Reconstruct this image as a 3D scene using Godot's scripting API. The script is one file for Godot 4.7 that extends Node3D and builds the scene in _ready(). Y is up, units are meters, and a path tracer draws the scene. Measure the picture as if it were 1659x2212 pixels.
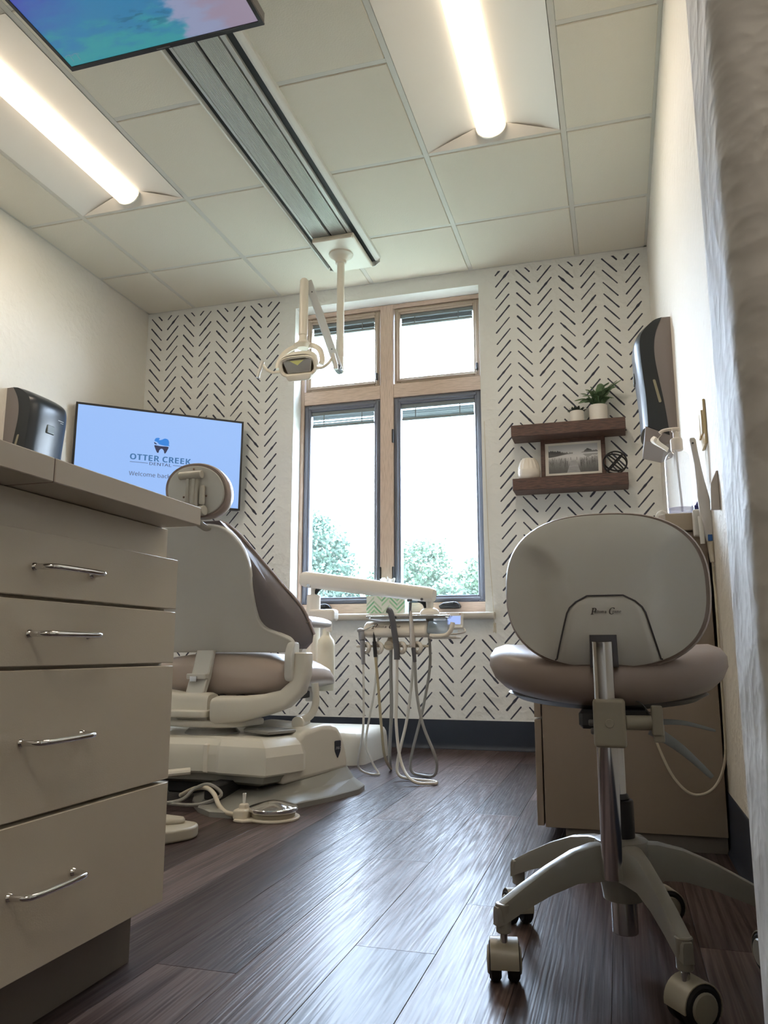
extends Node3D
# A dental treatment room seen from its doorway. Metres, y up; the camera stands at x = 0, z = 0.
const XL := -2.905
const XR := 0.255
const ZB := -4.283
const HC := 2.73
var base := {}
var mats := {}
var used_names := {}
var rng := RandomNumberGenerator.new()

# ---------------------------------------------------------------- mesh builder
class MB:
	var v := PackedVector3Array()
	var uv := PackedVector2Array()
	var X := Transform3D()

	func tri(a: Vector3, b: Vector3, c: Vector3, ua := Vector2.ZERO, ub := Vector2.ZERO, uc := Vector2.ZERO) -> void:
		var p := X * a
		var q := X * b
		var r := X * c
		if (q - p).cross(r - p).length_squared() < 1e-16:
			return
		v.append(p)
		v.append(q)
		v.append(r)
		uv.append(ua)
		uv.append(ub)
		uv.append(uc)

	func quad(a: Vector3, b: Vector3, c: Vector3, d: Vector3, u := Rect2(0, 0, 1, 1)) -> void:
		var ua := u.position + Vector2(0, u.size.y)
		var uc := u.position + Vector2(u.size.x, 0)
		tri(a, b, c, ua, u.end, uc)
		tri(a, c, d, ua, uc, u.position)

	func fix(s: int) -> void:
		if s >= v.size():
			return
		var vol := 0.0
		var o := v[s]
		for i in range(s, v.size(), 3):
			vol += (v[i] - o).dot((v[i + 1] - o).cross(v[i + 2] - o))
		if vol < 0.0:
			for i in range(s, v.size(), 3):
				var t := v[i + 1]
				v[i + 1] = v[i + 2]
				v[i + 2] = t
				var u := uv[i + 1]
				uv[i + 1] = uv[i + 2]
				uv[i + 2] = u

	func strip(a: PackedVector3Array, b: PackedVector3Array, closed := true) -> void:
		var n := a.size()
		for i in (n if closed else n - 1):
			var j := (i + 1) % n
			quad(a[i], a[j], b[j], b[i])

	func fan(r: PackedVector3Array, turn: bool) -> void:
		var c := Vector3.ZERO
		for p in r:
			c += p
		c /= r.size()
		for i in r.size():
			var j := (i + 1) % r.size()
			if turn:
				tri(c, r[j], r[i])
			else:
				tri(c, r[i], r[j])

	func loft(rings: Array, cap0 := true, cap1 := true) -> void:
		var s := v.size()
		for i in rings.size() - 1:
			strip(rings[i], rings[i + 1])
		if cap0:
			fan(rings[0], true)
		if cap1:
			fan(rings[-1], false)
		fix(s)

	func box(c: Vector3, size: Vector3, b := 0.002) -> void:
		var h := size / 2
		b = minf(b, minf(h.x, minf(h.y, h.z)) * 0.9)
		var rings := []
		for k in [[-h.y, b], [-h.y + b, 0.0], [h.y - b, 0.0], [h.y, b]]:
			var i: float = k[1]
			var x := h.x - i
			var z := h.z - i
			var ch := b - i
			var r := PackedVector3Array()
			for q in [[x - ch, z], [-x + ch, z], [-x, z - ch], [-x, -z + ch], [-x + ch, -z], [x - ch, -z], [x, -z + ch], [x, z - ch]]:
				r.append(c + Vector3(q[0], k[0], q[1]))
			rings.append(r)
		loft(rings)

	# a box whose edges are rounded with radius r
	func rbox(c: Vector3, size: Vector3, r: float, n := 4) -> void:
		var h := size / 2
		r = minf(r, minf(h.x, minf(h.y, h.z)) * 0.999)
		var rings := []
		for side in [-1, 1]:
			for k in n + 1:
				var t := (k if side > 0 else n - k) * PI / 2 / n
				var rr := r * cos(t)
				var y: float = side * (h.y - r + r * sin(t))
				var ring := PackedVector3Array()
				for q in [[1, 1, 0.0], [-1, 1, PI / 2], [-1, -1, PI], [1, -1, 1.5 * PI]]:
					for m in n + 1:
						var a: float = q[2] + m * PI / 2 / n
						ring.append(c + Vector3(q[0] * (h.x - r) + rr * cos(a), y, q[1] * (h.z - r) + rr * sin(a)))
				rings.append(ring)
		loft(rings)

	# outline in local x and y, pushed out from z0 to z1, edges rounded by b
	func prism(poly: PackedVector2Array, z0: float, z1: float, b := 0.0, n := 1) -> void:
		var s := v.size()
		var m := poly.size()
		var area := 0.0
		for i in m:
			area += poly[i].cross(poly[(i + 1) % m])
		var sg := signf(area)
		var rings := []
		var insets := []
		if b <= 0.0:
			insets = [[z0, 0.0], [z1, 0.0]]
		else:
			for k in n + 1:
				var t := k * PI / 2 / n
				insets.append([z0 + b * (1 - cos(t)), b * (1 - sin(t))])
			for k in n + 1:
				var t := (n - k) * PI / 2 / n
				insets.append([z1 - b * (1 - cos(t)), b * (1 - sin(t))])
		for k in insets:
			var ring := PackedVector3Array()
			for i in m:
				var e0 := (poly[i] - poly[(i + m - 1) % m]).normalized()
				var e1 := (poly[(i + 1) % m] - poly[i]).normalized()
				var n0 := Vector2(-e0.y, e0.x) * sg
				var n1 := Vector2(-e1.y, e1.x) * sg
				var w := n0 + n1
				w = w / maxf(0.35, w.length_squared() / 2.0)
				var p := poly[i] + w * float(k[1])
				ring.append(Vector3(p.x, p.y, k[0]))
			rings.append(ring)
		for i in rings.size() - 1:
			strip(rings[i], rings[i + 1])
		var idx := Geometry2D.triangulate_polygon(poly)
		for i in range(0, idx.size(), 3):
			var r0: PackedVector3Array = rings[0]
			var r1: PackedVector3Array = rings[-1]
			var a := idx[i]
			var bb := idx[i + 1]
			var cc := idx[i + 2]
			if (poly[bb] - poly[a]).cross(poly[cc] - poly[a]) * sg < 0:
				var t := bb
				bb = cc
				cc = t
			tri(r0[a], r0[cc], r0[bb])
			tri(r1[a], r1[bb], r1[cc])
		fix(s)

	# profile of (radius, height), turned about local y
	func lathe(prof: Array, seg := 24, closed := true) -> void:
		var s := v.size()
		var rings := []
		for p in prof:
			var ring := PackedVector3Array()
			for i in seg:
				var a := TAU * i / seg
				ring.append(Vector3(p.x * cos(a), p.y, p.x * sin(a)))
			rings.append(ring)
		for i in rings.size() - 1:
			strip(rings[i], rings[i + 1])
		if closed:
			fan(rings[0], true)
			fan(rings[-1], false)
		fix(s)

	func cyl(a: Vector3, b: Vector3, r0: float, r1 := -1.0, seg := 20, ch := 0.0015) -> void:
		if r1 < 0:
			r1 = r0
		var old := X
		var y := (b - a)
		var l := y.length()
		y /= l
		var x := y.cross(Vector3(0.31, 0.17, 0.93)).normalized()
		X = X * Transform3D(x, y, x.cross(y), a)
		ch = minf(ch, minf(minf(r0, r1) * 0.4, l * 0.3))
		lathe([Vector2(r0 - ch, 0), Vector2(r0, ch), Vector2(r1, l - ch), Vector2(r1 - ch, l)], seg)
		X = old

	func ball(c: Vector3, r: Vector3, seg := 20, n := 10) -> void:
		var rings := []
		for k in n + 1:
			var t := PI * (k / float(n) - 0.5)
			var ring := PackedVector3Array()
			for i in seg:
				var a := TAU * i / seg
				ring.append(c + Vector3(r.x * cos(t) * cos(a), r.y * sin(t), r.z * cos(t) * sin(a)))
			rings.append(ring)
		loft(rings, false, false)

	# a tube along pts; rad is a number or one per point; flat squeezes it along the frame's second axis
	func tube(pts: PackedVector3Array, rad, seg := 12, up := Vector3(0.13, 0.98, 0.11), flat := 1.0, loop := false) -> void:
		var s := v.size()
		var n := pts.size()
		var rings := []
		var side := Vector3.ZERO
		for i in n:
			var t: Vector3
			if loop:
				t = (pts[(i + 1) % n] - pts[(i + n - 1) % n]).normalized()
			else:
				t = (pts[mini(i + 1, n - 1)] - pts[maxi(i - 1, 0)]).normalized()
			if i == 0:
				side = t.cross(up).normalized()
				if side.length() < 0.5:
					side = t.cross(Vector3(1, 0.2, 0)).normalized()
			else:
				side = (side - t * side.dot(t)).normalized()
			var w := side.cross(t).normalized()
			var r: float = rad if (rad is float or rad is int) else rad[i]
			var ring := PackedVector3Array()
			for k in seg:
				var a := TAU * k / seg
				ring.append(pts[i] + side * r * cos(a) + w * r * flat * sin(a))
			rings.append(ring)
		if loop:
			rings.append(rings[0])
		for i in rings.size() - 1:
			strip(rings[i], rings[i + 1])
		if not loop:
			fan(rings[0], true)
			fan(rings[-1], false)
		fix(s)

	# a face that is not closed: rows of points; double-sided by thickness th along nrm
	func sheet(rows: Array, th: Vector3) -> void:
		var s := v.size()
		var back := []
		for r in rows:
			var b := PackedVector3Array()
			for p in r:
				b.append(p + th)
			back.append(b)
		var n := rows.size()
		var m: int = rows[0].size()
		for i in n - 1:
			for j in m - 1:
				quad(rows[i][j], rows[i][j + 1], rows[i + 1][j + 1], rows[i + 1][j])
				quad(back[i][j + 1], back[i][j], back[i + 1][j], back[i + 1][j + 1])
		for j in m - 1:
			quad(rows[0][j + 1], rows[0][j], back[0][j], back[0][j + 1])
			quad(rows[n - 1][j], rows[n - 1][j + 1], back[n - 1][j + 1], back[n - 1][j])
		for i in n - 1:
			quad(rows[i][0], rows[i + 1][0], back[i + 1][0], back[i][0])
			quad(rows[i + 1][m - 1], rows[i][m - 1], back[i][m - 1], back[i + 1][m - 1])
		fix(s)

	func mesh(o: Vector3, angle := 38.0) -> ArrayMesh:
		var n := v.size()
		var fnrm := PackedVector3Array()
		var at := {}
		for i in range(0, n, 3):
			fnrm.append((v[i + 1] - v[i]).cross(v[i + 2] - v[i]))
			for k in 3:
				var key := Vector3i((v[i + k] * 40000.0).round())
				if at.has(key):
					at[key].append(i / 3)
				else:
					at[key] = [i / 3]
		var limit := cos(deg_to_rad(angle))
		var unit := PackedVector3Array()
		for f in fnrm:
			unit.append(f.normalized())
		var pv := PackedVector3Array()
		var pn := PackedVector3Array()
		var pu := PackedVector2Array()
		for i in range(0, n, 3):
			var f := i / 3
			for k in [0, 2, 1]:
				var sum := Vector3.ZERO
				for g in at[Vector3i((v[i + k] * 40000.0).round())]:
					if unit[g].dot(unit[f]) >= limit:
						sum += fnrm[g]
				pv.append(v[i + k] - o)
				pn.append(sum.normalized())
				pu.append(uv[i + k])
		var arr := []
		arr.resize(Mesh.ARRAY_MAX)
		arr[Mesh.ARRAY_VERTEX] = pv
		arr[Mesh.ARRAY_NORMAL] = pn
		arr[Mesh.ARRAY_TEX_UV] = pu
		var m := ArrayMesh.new()
		m.add_surface_from_arrays(Mesh.PRIMITIVE_TRIANGLES, arr)
		return m

# ---------------------------------------------------------------- small helpers
func V(x: float, y: float, z: float) -> Vector3:
	return Vector3(x, y, z)

func curve(pts: Array, n := 6) -> PackedVector3Array:   # Catmull-Rom through the points
	var out := PackedVector3Array()
	var m := pts.size()
	for i in m - 1:
		var a: Vector3 = pts[maxi(i - 1, 0)]
		var b: Vector3 = pts[i]
		var c: Vector3 = pts[i + 1]
		var d: Vector3 = pts[mini(i + 2, m - 1)]
		for k in n:
			out.append(b.cubic_interpolate(c, a, d, k / float(n)))
	out.append(pts[m - 1])
	return out

func poly(a: Array) -> PackedVector2Array:
	var p := PackedVector2Array()
	for i in range(0, a.size(), 2):
		p.append(Vector2(a[i], a[i + 1]))
	return p

func rounded(p: PackedVector2Array, r: float, n := 5) -> PackedVector2Array:   # corners rounded
	var out := PackedVector2Array()
	var m := p.size()
	for i in m:
		var a := p[(i + m - 1) % m]
		var b := p[i]
		var c := p[(i + 1) % m]
		var l := minf(r, minf(a.distance_to(b), b.distance_to(c)) * 0.48)
		var s := b + (a - b).normalized() * l
		var e := b + (c - b).normalized() * l
		for k in n + 1:
			var t := k / float(n)
			out.append(s.lerp(b, t).lerp(b.lerp(e, t), t))
	return out

func plan(y0: float) -> Transform3D:      # local x, y, z become world x, z, y
	return Transform3D(Vector3(1, 0, 0), Vector3(0, 0, 1), Vector3(0, 1, 0), Vector3(0, y0, 0))

func ell(c: Vector3, ax: Vector3, ay: Vector3, p := 2.0, n := 40) -> PackedVector3Array:   # superellipse ring
	var r := PackedVector3Array()
	for i in n:
		var t := TAU * i / n
		r.append(c + ax * signf(cos(t)) * pow(absf(cos(t)), 2.0 / p) + ay * signf(sin(t)) * pow(absf(sin(t)), 2.0 / p))
	return r

func numbered(called: String) -> String:
	var k: int = used_names.get(called, 0)
	used_names[called] = k + 1
	return called if k == 0 else "%s_%03d" % [called, k]

func thing(called: String, label: String, category: String, at := Vector3.ZERO, group := "") -> Node3D:
	var o := Node3D.new()
	o.name = numbered(called)
	o.position = at
	o.set_meta("label", label)
	o.set_meta("category", category)
	if group:
		o.set_meta("group", group)
	add_child(o, true)
	base[o] = at
	return o

func struct(called: String, at := Vector3.ZERO) -> Node3D:
	var o := Node3D.new()
	o.name = numbered(called)
	o.position = at
	o.set_meta("kind", "structure")
	add_child(o, true)
	base[o] = at
	return o

func part(parent: Node3D, called: String, m: MB, material: Material, label := "", angle := 38.0) -> MeshInstance3D:
	var o := MeshInstance3D.new()
	o.name = called
	o.mesh = m.mesh(base[parent], angle)
	o.material_override = material
	if label:
		o.set_meta("label", label)
	parent.add_child(o, true)
	base[o] = base[parent]
	return o

func lone(called: String, m: MB, material: Material, label: String, category: String, at := Vector3.ZERO, group := "", angle := 38.0) -> MeshInstance3D:
	var o := MeshInstance3D.new()
	o.name = numbered(called)
	o.mesh = m.mesh(at, angle)
	o.material_override = material
	o.position = at
	o.set_meta("label", label)
	o.set_meta("category", category)
	if group:
		o.set_meta("group", group)
	add_child(o, true)
	base[o] = at
	return o

func words(parent: Node3D, called: String, text: String, em: float, x: Transform3D, material: Material, serif := false, shear := 0.0, depth := 0.0006, bold := false) -> MeshInstance3D:
	var t := TextMesh.new()
	var f := SystemFont.new()
	f.font_names = PackedStringArray(["Droid Serif" if serif else "Droid Sans"])
	if bold:
		f.font_weight = 700
	t.font = f
	t.text = text
	t.font_size = 48
	t.pixel_size = em / 48.0
	t.depth = depth
	t.horizontal_alignment = HORIZONTAL_ALIGNMENT_LEFT
	t.vertical_alignment = VERTICAL_ALIGNMENT_BOTTOM
	var arr := t.surface_get_arrays(0)
	var all := []
	var m := ArrayMesh.new()
	var sh := Transform3D(Basis(Vector3(1, 0, 0), Vector3(shear, 1, 0), Vector3(0, 0, 1)), Vector3.ZERO)
	var y := Transform3D(Basis(), -base[parent]) * x * sh
	for k in t.get_surface_count():
		arr = t.surface_get_arrays(k)
		var pv: PackedVector3Array = arr[Mesh.ARRAY_VERTEX]
		var pn: PackedVector3Array = arr[Mesh.ARRAY_NORMAL]
		for i in pv.size():
			pv[i] = y * pv[i]
			pn[i] = (y.basis * pn[i]).normalized()
		var b := []
		b.resize(Mesh.ARRAY_MAX)
		b[Mesh.ARRAY_VERTEX] = pv
		b[Mesh.ARRAY_NORMAL] = pn
		b[Mesh.ARRAY_INDEX] = arr[Mesh.ARRAY_INDEX]
		all.append(b)
	for b in all:
		m.add_surface_from_arrays(Mesh.PRIMITIVE_TRIANGLES, b)
	var o := MeshInstance3D.new()
	o.name = called
	o.mesh = m
	o.material_override = material
	parent.add_child(o, true)
	base[o] = base[parent]
	return o

func text_width(text: String, em: float, serif := false) -> float:
	var f := SystemFont.new()
	f.font_names = PackedStringArray(["Droid Serif" if serif else "Droid Sans"])
	return f.get_string_size(text, HORIZONTAL_ALIGNMENT_LEFT, -1, 48).x * em / 48.0

# the maker's script-like name: big capitals, small letters
func maker_name(parent: Node3D, x: Transform3D, em: float, material: Material) -> void:
	var at := 0.0
	for w in [["P", 1.5, -0.34], ["elton", 0.62, 0.1], [" & ", 0.46, 0.12], ["C", 1.5, -0.34], ["rane", 0.62, 0.1]]:
		if w[0] != " & ":
			words(parent, "lettering", w[0], em * w[1], x * Transform3D(Basis(), Vector3(at, em * w[2], 0)), material, true, 0.25)
		else:
			words(parent, "lettering", "&", em * w[1], x * Transform3D(Basis(), Vector3(at + em * 0.08, em * w[2], 0)), material, true, 0.25)
		at += text_width(w[0], em * w[1], true) * (0.8 if w[1] > 1.0 else 1.0)

func M(key: String, c: Color, rough := 0.5, metal := 0.0) -> StandardMaterial3D:
	if not mats.has(key):
		var m := StandardMaterial3D.new()
		m.resource_name = key
		m.albedo_color = c
		m.roughness = rough
		m.metallic = metal
		mats[key] = m
	return mats[key]

func C(r: int, g: int, b: int) -> Color:
	return Color8(r, g, b)

func noise_tex(freq: float, ramp: Array, normal := 0.0, size := 512, type := FastNoiseLite.TYPE_SIMPLEX_SMOOTH, fractal := FastNoiseLite.FRACTAL_FBM, oct := 4, sd := 1) -> NoiseTexture2D:
	var n := FastNoiseLite.new()
	n.noise_type = type
	n.frequency = freq
	n.fractal_type = fractal
	n.fractal_octaves = oct
	n.seed = sd
	var t := NoiseTexture2D.new()
	t.width = size
	t.height = size
	t.seamless = true
	t.noise = n
	if normal > 0.0:
		t.as_normal_map = true
		t.bump_strength = normal
	elif ramp:
		var g := Gradient.new()
		g.offsets = PackedFloat32Array()
		g.colors = PackedColorArray()
		var offs := PackedFloat32Array()
		var cols := PackedColorArray()
		for k in ramp:
			offs.append(k[0])
			cols.append(k[1])
		g.offsets = offs
		g.colors = cols
		t.color_ramp = g
	return t

func bumpy(m: StandardMaterial3D, tex: Texture2D, scale: float, size: Vector3, world := true) -> StandardMaterial3D:
	m.normal_enabled = true
	m.normal_texture = tex
	m.normal_scale = scale
	m.uv1_triplanar = true
	m.uv1_world_triplanar = world
	m.uv1_scale = size
	return m

func glow(key: String, c: Color, e: float) -> StandardMaterial3D:
	if not mats.has(key):
		var m := StandardMaterial3D.new()
		m.resource_name = key
		m.albedo_color = Color(0, 0, 0)
		m.roughness = 0.4
		m.emission_enabled = true
		m.emission = c
		m.emission_energy_multiplier = e
		mats[key] = m
	return mats[key]

# ---------------------------------------------------------------- materials that many things share
func make_materials() -> void:
	var plaster := noise_tex(0.012, [], 9.0, 512, FastNoiseLite.TYPE_SIMPLEX_SMOOTH, FastNoiseLite.FRACTAL_RIDGED, 4, 3)
	bumpy(M("wall_paint", C(221, 215, 204), 0.62), plaster, 0.3, V(1.6, 1.6, 1.6))
	bumpy(M("wall_paint_rough", C(222, 219, 214), 0.6), plaster, 0.3, V(1.5, 1.5, 1.5))
	bumpy(M("ceiling_tile", C(226, 219, 203), 0.9), noise_tex(0.09, [], 2.0, 256, FastNoiseLite.TYPE_SIMPLEX, FastNoiseLite.FRACTAL_FBM, 3, 5), 0.25, V(4, 4, 4))
	M("ceiling_grid", C(212, 208, 198), 0.5)
	M("white_enamel", C(226, 224, 216), 0.4)
	M("lamp_pan", C(232, 228, 220), 0.5)
	M("aluminium", C(200, 202, 196), 0.35, 0.25)
	M("slot_black", C(22, 22, 24), 0.6)
	M("unit_plastic", C(216, 211, 198), 0.32)
	M("unit_plastic_warm", C(228, 221, 208), 0.32)
	M("chair_shell", C(205, 203, 196), 0.4)
	M("base_metal", C(150, 149, 142), 0.36, 0.25)
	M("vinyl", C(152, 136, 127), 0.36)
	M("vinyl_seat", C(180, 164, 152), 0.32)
	M("vinyl_shaded", C(114, 107, 107), 0.5)  # backrest vinyl, shade of sides turned from the window put into its colour
	M("piping", C(122, 108, 98), 0.5)
	M("chrome", C(225, 225, 225), 0.08, 1.0)
	M("steel", C(200, 200, 200), 0.22, 1.0)
	M("black_plastic", C(26, 26, 28), 0.35)
	M("black_rubber", C(24, 24, 26), 0.7)
	M("navy_base", C(32, 40, 54), 0.5)
	bumpy(M("laminate", C(206, 196, 179), 0.4), noise_tex(0.2, [], 1.0, 256, FastNoiseLite.TYPE_SIMPLEX, FastNoiseLite.FRACTAL_FBM, 2, 9), 0.12, V(6, 6, 6))
	M("laminate_top", C(194, 184, 171), 0.35)
	M("laminate_edge", C(176, 160, 138), 0.4)
	M("laminate_joint", C(96, 76, 68), 0.6)
	M("kick", C(120, 112, 104), 0.5)
	M("cord_cream", C(206, 196, 176), 0.45)
	M("cord_white", C(222, 218, 208), 0.4)
	M("cord_grey", C(140, 138, 132), 0.45)
	M("grey_rubber", C(92, 92, 92), 0.5)
	M("white_plastic", C(228, 226, 220), 0.35)
	M("white_ceramic", C(232, 226, 218), 0.3)
	M("paper", C(240, 238, 232), 0.9)
	M("script_ink", C(58, 52, 56), 0.5)
	M("dark_bronze", C(106, 108, 118), 0.5)
	M("blind_slat", C(120, 126, 128), 0.5)
	M("navy_plastic", C(28, 32, 92), 0.4)
	# wood: one pattern, stretched along the grain
	var grain := noise_tex(0.03, [[0.0, C(178, 152, 134)], [0.45, C(206, 182, 163)], [0.6, C(214, 190, 172)], [1.0, C(186, 160, 142)]], 0.0, 512, FastNoiseLite.TYPE_SIMPLEX_SMOOTH, FastNoiseLite.FRACTAL_FBM, 5, 11)
	for k in [["oak_upright", V(9, 0.5, 9)], ["oak_across", V(0.5, 9, 9)]]:
		var m := M(k[0], Color(1, 1, 1), 0.42)
		m.albedo_texture = grain
		m.uv1_triplanar = true
		m.uv1_scale = k[1]
	var walnut := M("walnut", Color(1, 1, 1), 0.55)
	walnut.albedo_texture = noise_tex(0.03, [[0.0, C(52, 36, 32)], [0.5, C(88, 63, 54)], [0.65, C(102, 74, 62)], [1.0, C(60, 42, 36)]], 0.0, 512, FastNoiseLite.TYPE_SIMPLEX_SMOOTH, FastNoiseLite.FRACTAL_FBM, 5, 13)
	walnut.uv1_triplanar = true
	walnut.uv1_scale = V(0.9, 8, 8)
	# floor planks: four tones of one grain, embossed
	var ftex := noise_tex(0.02, [[0.0, C(150, 138, 134)], [0.4, C(205, 195, 190)], [0.6, C(255, 246, 240)], [1.0, C(180, 168, 164)]], 0.0, 512, FastNoiseLite.TYPE_SIMPLEX_SMOOTH, FastNoiseLite.FRACTAL_FBM, 5, 21)
	var fn := noise_tex(0.04, [], 5.0, 512, FastNoiseLite.TYPE_SIMPLEX_SMOOTH, FastNoiseLite.FRACTAL_FBM, 2, 23)
	var tones := [C(84, 71, 69), C(70, 59, 58), C(98, 85, 83), C(80, 71, 72), C(106, 94, 92), C(62, 52, 52)]
	for i in tones.size():
		var m := M("plank_%d" % i, tones[i], 0.34)
		m.albedo_texture = ftex
		bumpy(m, fn, 0.16, V(6.0, 1, 0.13), true)
		m.uv1_offset = V(i * 0.37, 0, i * 0.61)
		m.metallic_specular = 0.28

# ---------------------------------------------------------------- the room
func stroke(im: Image, a: Vector2, b: Vector2, w: float, ink: Color, blank: Color, px: float) -> void:
	# a hand-painted stroke, metres on the wall; its width wanders a little and one end may be heavier
	var lo := Vector2(minf(a.x, b.x), minf(a.y, b.y)) - Vector2(0.012, 0.012)
	var hi := Vector2(maxf(a.x, b.x), maxf(a.y, b.y)) + Vector2(0.012, 0.012)
	var d := b - a
	var l2 := d.length_squared()
	var ph := rng.randf() * TAU
	var heavy := rng.randf_range(-0.35, 0.35)
	var blob := rng.randf_range(0.2, 0.9)
	var bs := 0.8 if rng.randf() < 0.2 else 0.0
	for j in range(int(lo.y * px), int(hi.y * px) + 1):
		for i in range(int(lo.x * px), int(hi.x * px) + 1):
			if i < 0 or j < 0 or i >= im.get_width() or j >= im.get_height():
				continue
			var q := Vector2(i + 0.5, j + 0.5) / px
			var wx := q.x + XL
			var wy := HC - q.y
			if wy > 2.703 or wy < 0.163 or wx > 0.215 or (wy > 0.604 and wx > -1.953 and wx < -0.596):
				continue
			var t := clampf((q - a).dot(d) / l2, 0, 1)
			var half := w * (0.5 + heavy * (t - 0.5) * 0.6 + 0.06 * sin(ph + t * 9.0) + 0.4 * bs * exp(-pow((t - blob) * 9.0, 2)))
			var e := ((q - a - d * t).length() - half) * px
			if e < 0.5:
				var old := im.get_pixel(i, j)
				im.set_pixel(i, j, old.lerp(ink, clampf(0.5 - e, 0, 1) * 0.96))

func chevron_texture() -> ImageTexture:
	var px := 2000.0 / (XR - XL)
	var blank := C(235, 235, 231)
	var im := Image.create(2000, int(HC * px), false, Image.FORMAT_RGB8)
	im.fill(blank)
	var ink := C(44, 47, 66)
	for k in 27:
		var x0 := -2.876 + 0.1204 * k - XL
		for j in range(-1, 37):
			var y0 := HC - 2.692 + 0.0705 * j + rng.randf_range(-0.0015, 0.0015)
			var jx := rng.randf_range(-0.0015, 0.0015)
			var a := Vector2(x0 + jx, y0)
			var b := Vector2(x0 + 0.0755 + jx, y0 + 0.086)
			if k % 2 == 1:
				a = Vector2(x0 + jx, y0 + 0.086)
				b = Vector2(x0 + 0.0755 + jx, y0)
			stroke(im, a, b, 0.0076 * rng.randf_range(0.85, 1.15), ink, blank, px)
	return ImageTexture.create_from_image(im)

func build_room() -> void:
	# back wall: a slab with the window opening in it, its pattern painted on
	var wb := struct("wall_back")
	var m := MB.new()
	var hx0 := -1.845
	var hx1 := -0.69
	var hy0 := 0.70
	var hy1 := 2.635
	var zo := -4.56
	var W := XR - XL
	for r in [[XL, 0.0, hx0, HC], [hx1, 0.0, XR, HC], [hx0, 0.0, hx1, hy0], [hx0, hy1, hx1, HC]]:
		var u := Rect2((r[0] - XL) / W, (HC - r[3]) / HC, (r[2] - r[0]) / W, (r[3] - r[1]) / HC)
		m.quad(V(r[0], r[1], ZB), V(r[2], r[1], ZB), V(r[2], r[3], ZB), V(r[0], r[3], ZB), u)
	var blank := Rect2(0.335, 0.3, 0.02, 0.02)
	for r in [[XL - 0.2, -0.2, hx0, HC + 0.3], [hx1, -0.2, XR + 0.2, HC + 0.3], [hx0, -0.2, hx1, hy0], [hx0, hy1, hx1, HC + 0.3]]:
		m.quad(V(r[2], r[1], zo), V(r[0], r[1], zo), V(r[0], r[3], zo), V(r[2], r[3], zo), blank)
	m.quad(V(hx0, hy0, ZB), V(hx0, hy1, ZB), V(hx0, hy1, zo), V(hx0, hy0, zo), blank)
	m.quad(V(hx1, hy1, ZB), V(hx1, hy0, ZB), V(hx1, hy0, zo), V(hx1, hy1, zo), blank)
	m.quad(V(hx0, hy1, ZB), V(hx1, hy1, ZB), V(hx1, hy1, zo), V(hx0, hy1, zo), blank)
	m.quad(V(hx1, hy0, ZB), V(hx0, hy0, ZB), V(hx0, hy0, zo), V(hx1, hy0, zo), blank)
	var wm := M("wall_pattern", Color(1, 1, 1), 0.62)
	wm.albedo_texture = chevron_texture()
	wm.normal_enabled = true
	wm.normal_texture = noise_tex(0.018, [], 8.0, 1024, FastNoiseLite.TYPE_SIMPLEX_SMOOTH, FastNoiseLite.FRACTAL_RIDGED, 4, 3)
	wm.normal_scale = 0.3
	part(wb, "painted_face", m, wm)
	# other walls
	m = MB.new()
	m.box(V(XL - 0.1, HC / 2, (ZB - 0.4) / 2), V(0.2, HC + 0.4, -ZB + 0.4 + 0.15), 0.001)
	part(struct("wall_left"), "plaster", m, M("wall_paint", Color()))
	m = MB.new()
	m.box(V(XR + 0.1, HC / 2, (ZB - 0.5) / 2), V(0.2, HC + 0.4, -ZB - 0.5 + 0.1), 0.001)
	part(struct("wall_right"), "plaster", m, M("wall_paint", Color()))
	# the wall the doorway is in: a thick end with a rounded corner close to the camera
	var wf := struct("wall_front")
	m = MB.new()
	m.X = plan(0)
	var ends := rounded(poly([0.067, -0.422, 1.5, -0.422, 1.5, -0.542, 0.067, -0.542]), 0.026, 7)
	m.prism(ends, -0.1, HC + 0.2)
	part(wf, "wall_end", m, M("wall_paint_rough", Color()))
	m = MB.new()
	m.box(V(-2.2, HC / 2, -0.482), V(2.2, HC + 0.4, 0.12), 0.002)
	m.box(V(-0.5, 2.55, -0.482), V(1.2, 0.8, 0.12), 0.002)
	part(wf, "door_header", m, M("wall_paint", Color()))
	# hall behind the camera
	m = MB.new()
	m.box(V(-0.5, HC / 2, 1.5), V(5, HC + 0.4, 0.2), 0.001)
	m.box(V(1.6, HC / 2, 0.5), V(0.2, HC + 0.4, 2.2), 0.001)
	m.box(V(-3.1, HC / 2, 0.5), V(0.2, HC + 0.4, 2.2), 0.001)
	part(struct("wall_hall"), "plaster", m, M("wall_paint", Color()))
	# floor: a slab with separate planks laid along the room
	var fl := struct("floor")
	m = MB.new()
	m.box(V(-0.6, -0.104, -1.5), V(5.4, 0.2, 6.4), 0.001)
	part(fl, "subfloor", m, M("subfloor", C(30, 26, 25), 0.8))
	var known := {0: -1.721, -1: -1.436, -2: -2.018, -3: -2.463, -4: -2.226, -5: -1.253, -6: -1.727, 1: -1.05, 2: -2.2, 3: -1.6}
	var shared := {}
	for c in range(-18, 5):
		var x0 := maxf(-0.331 + 0.147 * c, XL)
		var x1 := minf(-0.331 + 0.147 * (c + 1), XR)
		if x1 - x0 < 0.01:
			continue
		var z: float = known.get(c, rng.randf_range(-2.4, -1.2))
		while z < -0.3:
			z += 1.2
		while z > ZB:
			var za := maxf(z - 1.2, ZB)
			var zb := minf(z, -0.3)
			if zb - za > 0.02:
				var g := 0.0006
				m = MB.new()
				m.box(V((x0 + x1) / 2, -0.003, (za + zb) / 2), V(x1 - x0 - g, 0.006, zb - za - g), 0.0005)
				part(fl, "plank", m, M("plank_%d" % (rng.randi() % 6), Color()))
			z -= 1.2
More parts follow.
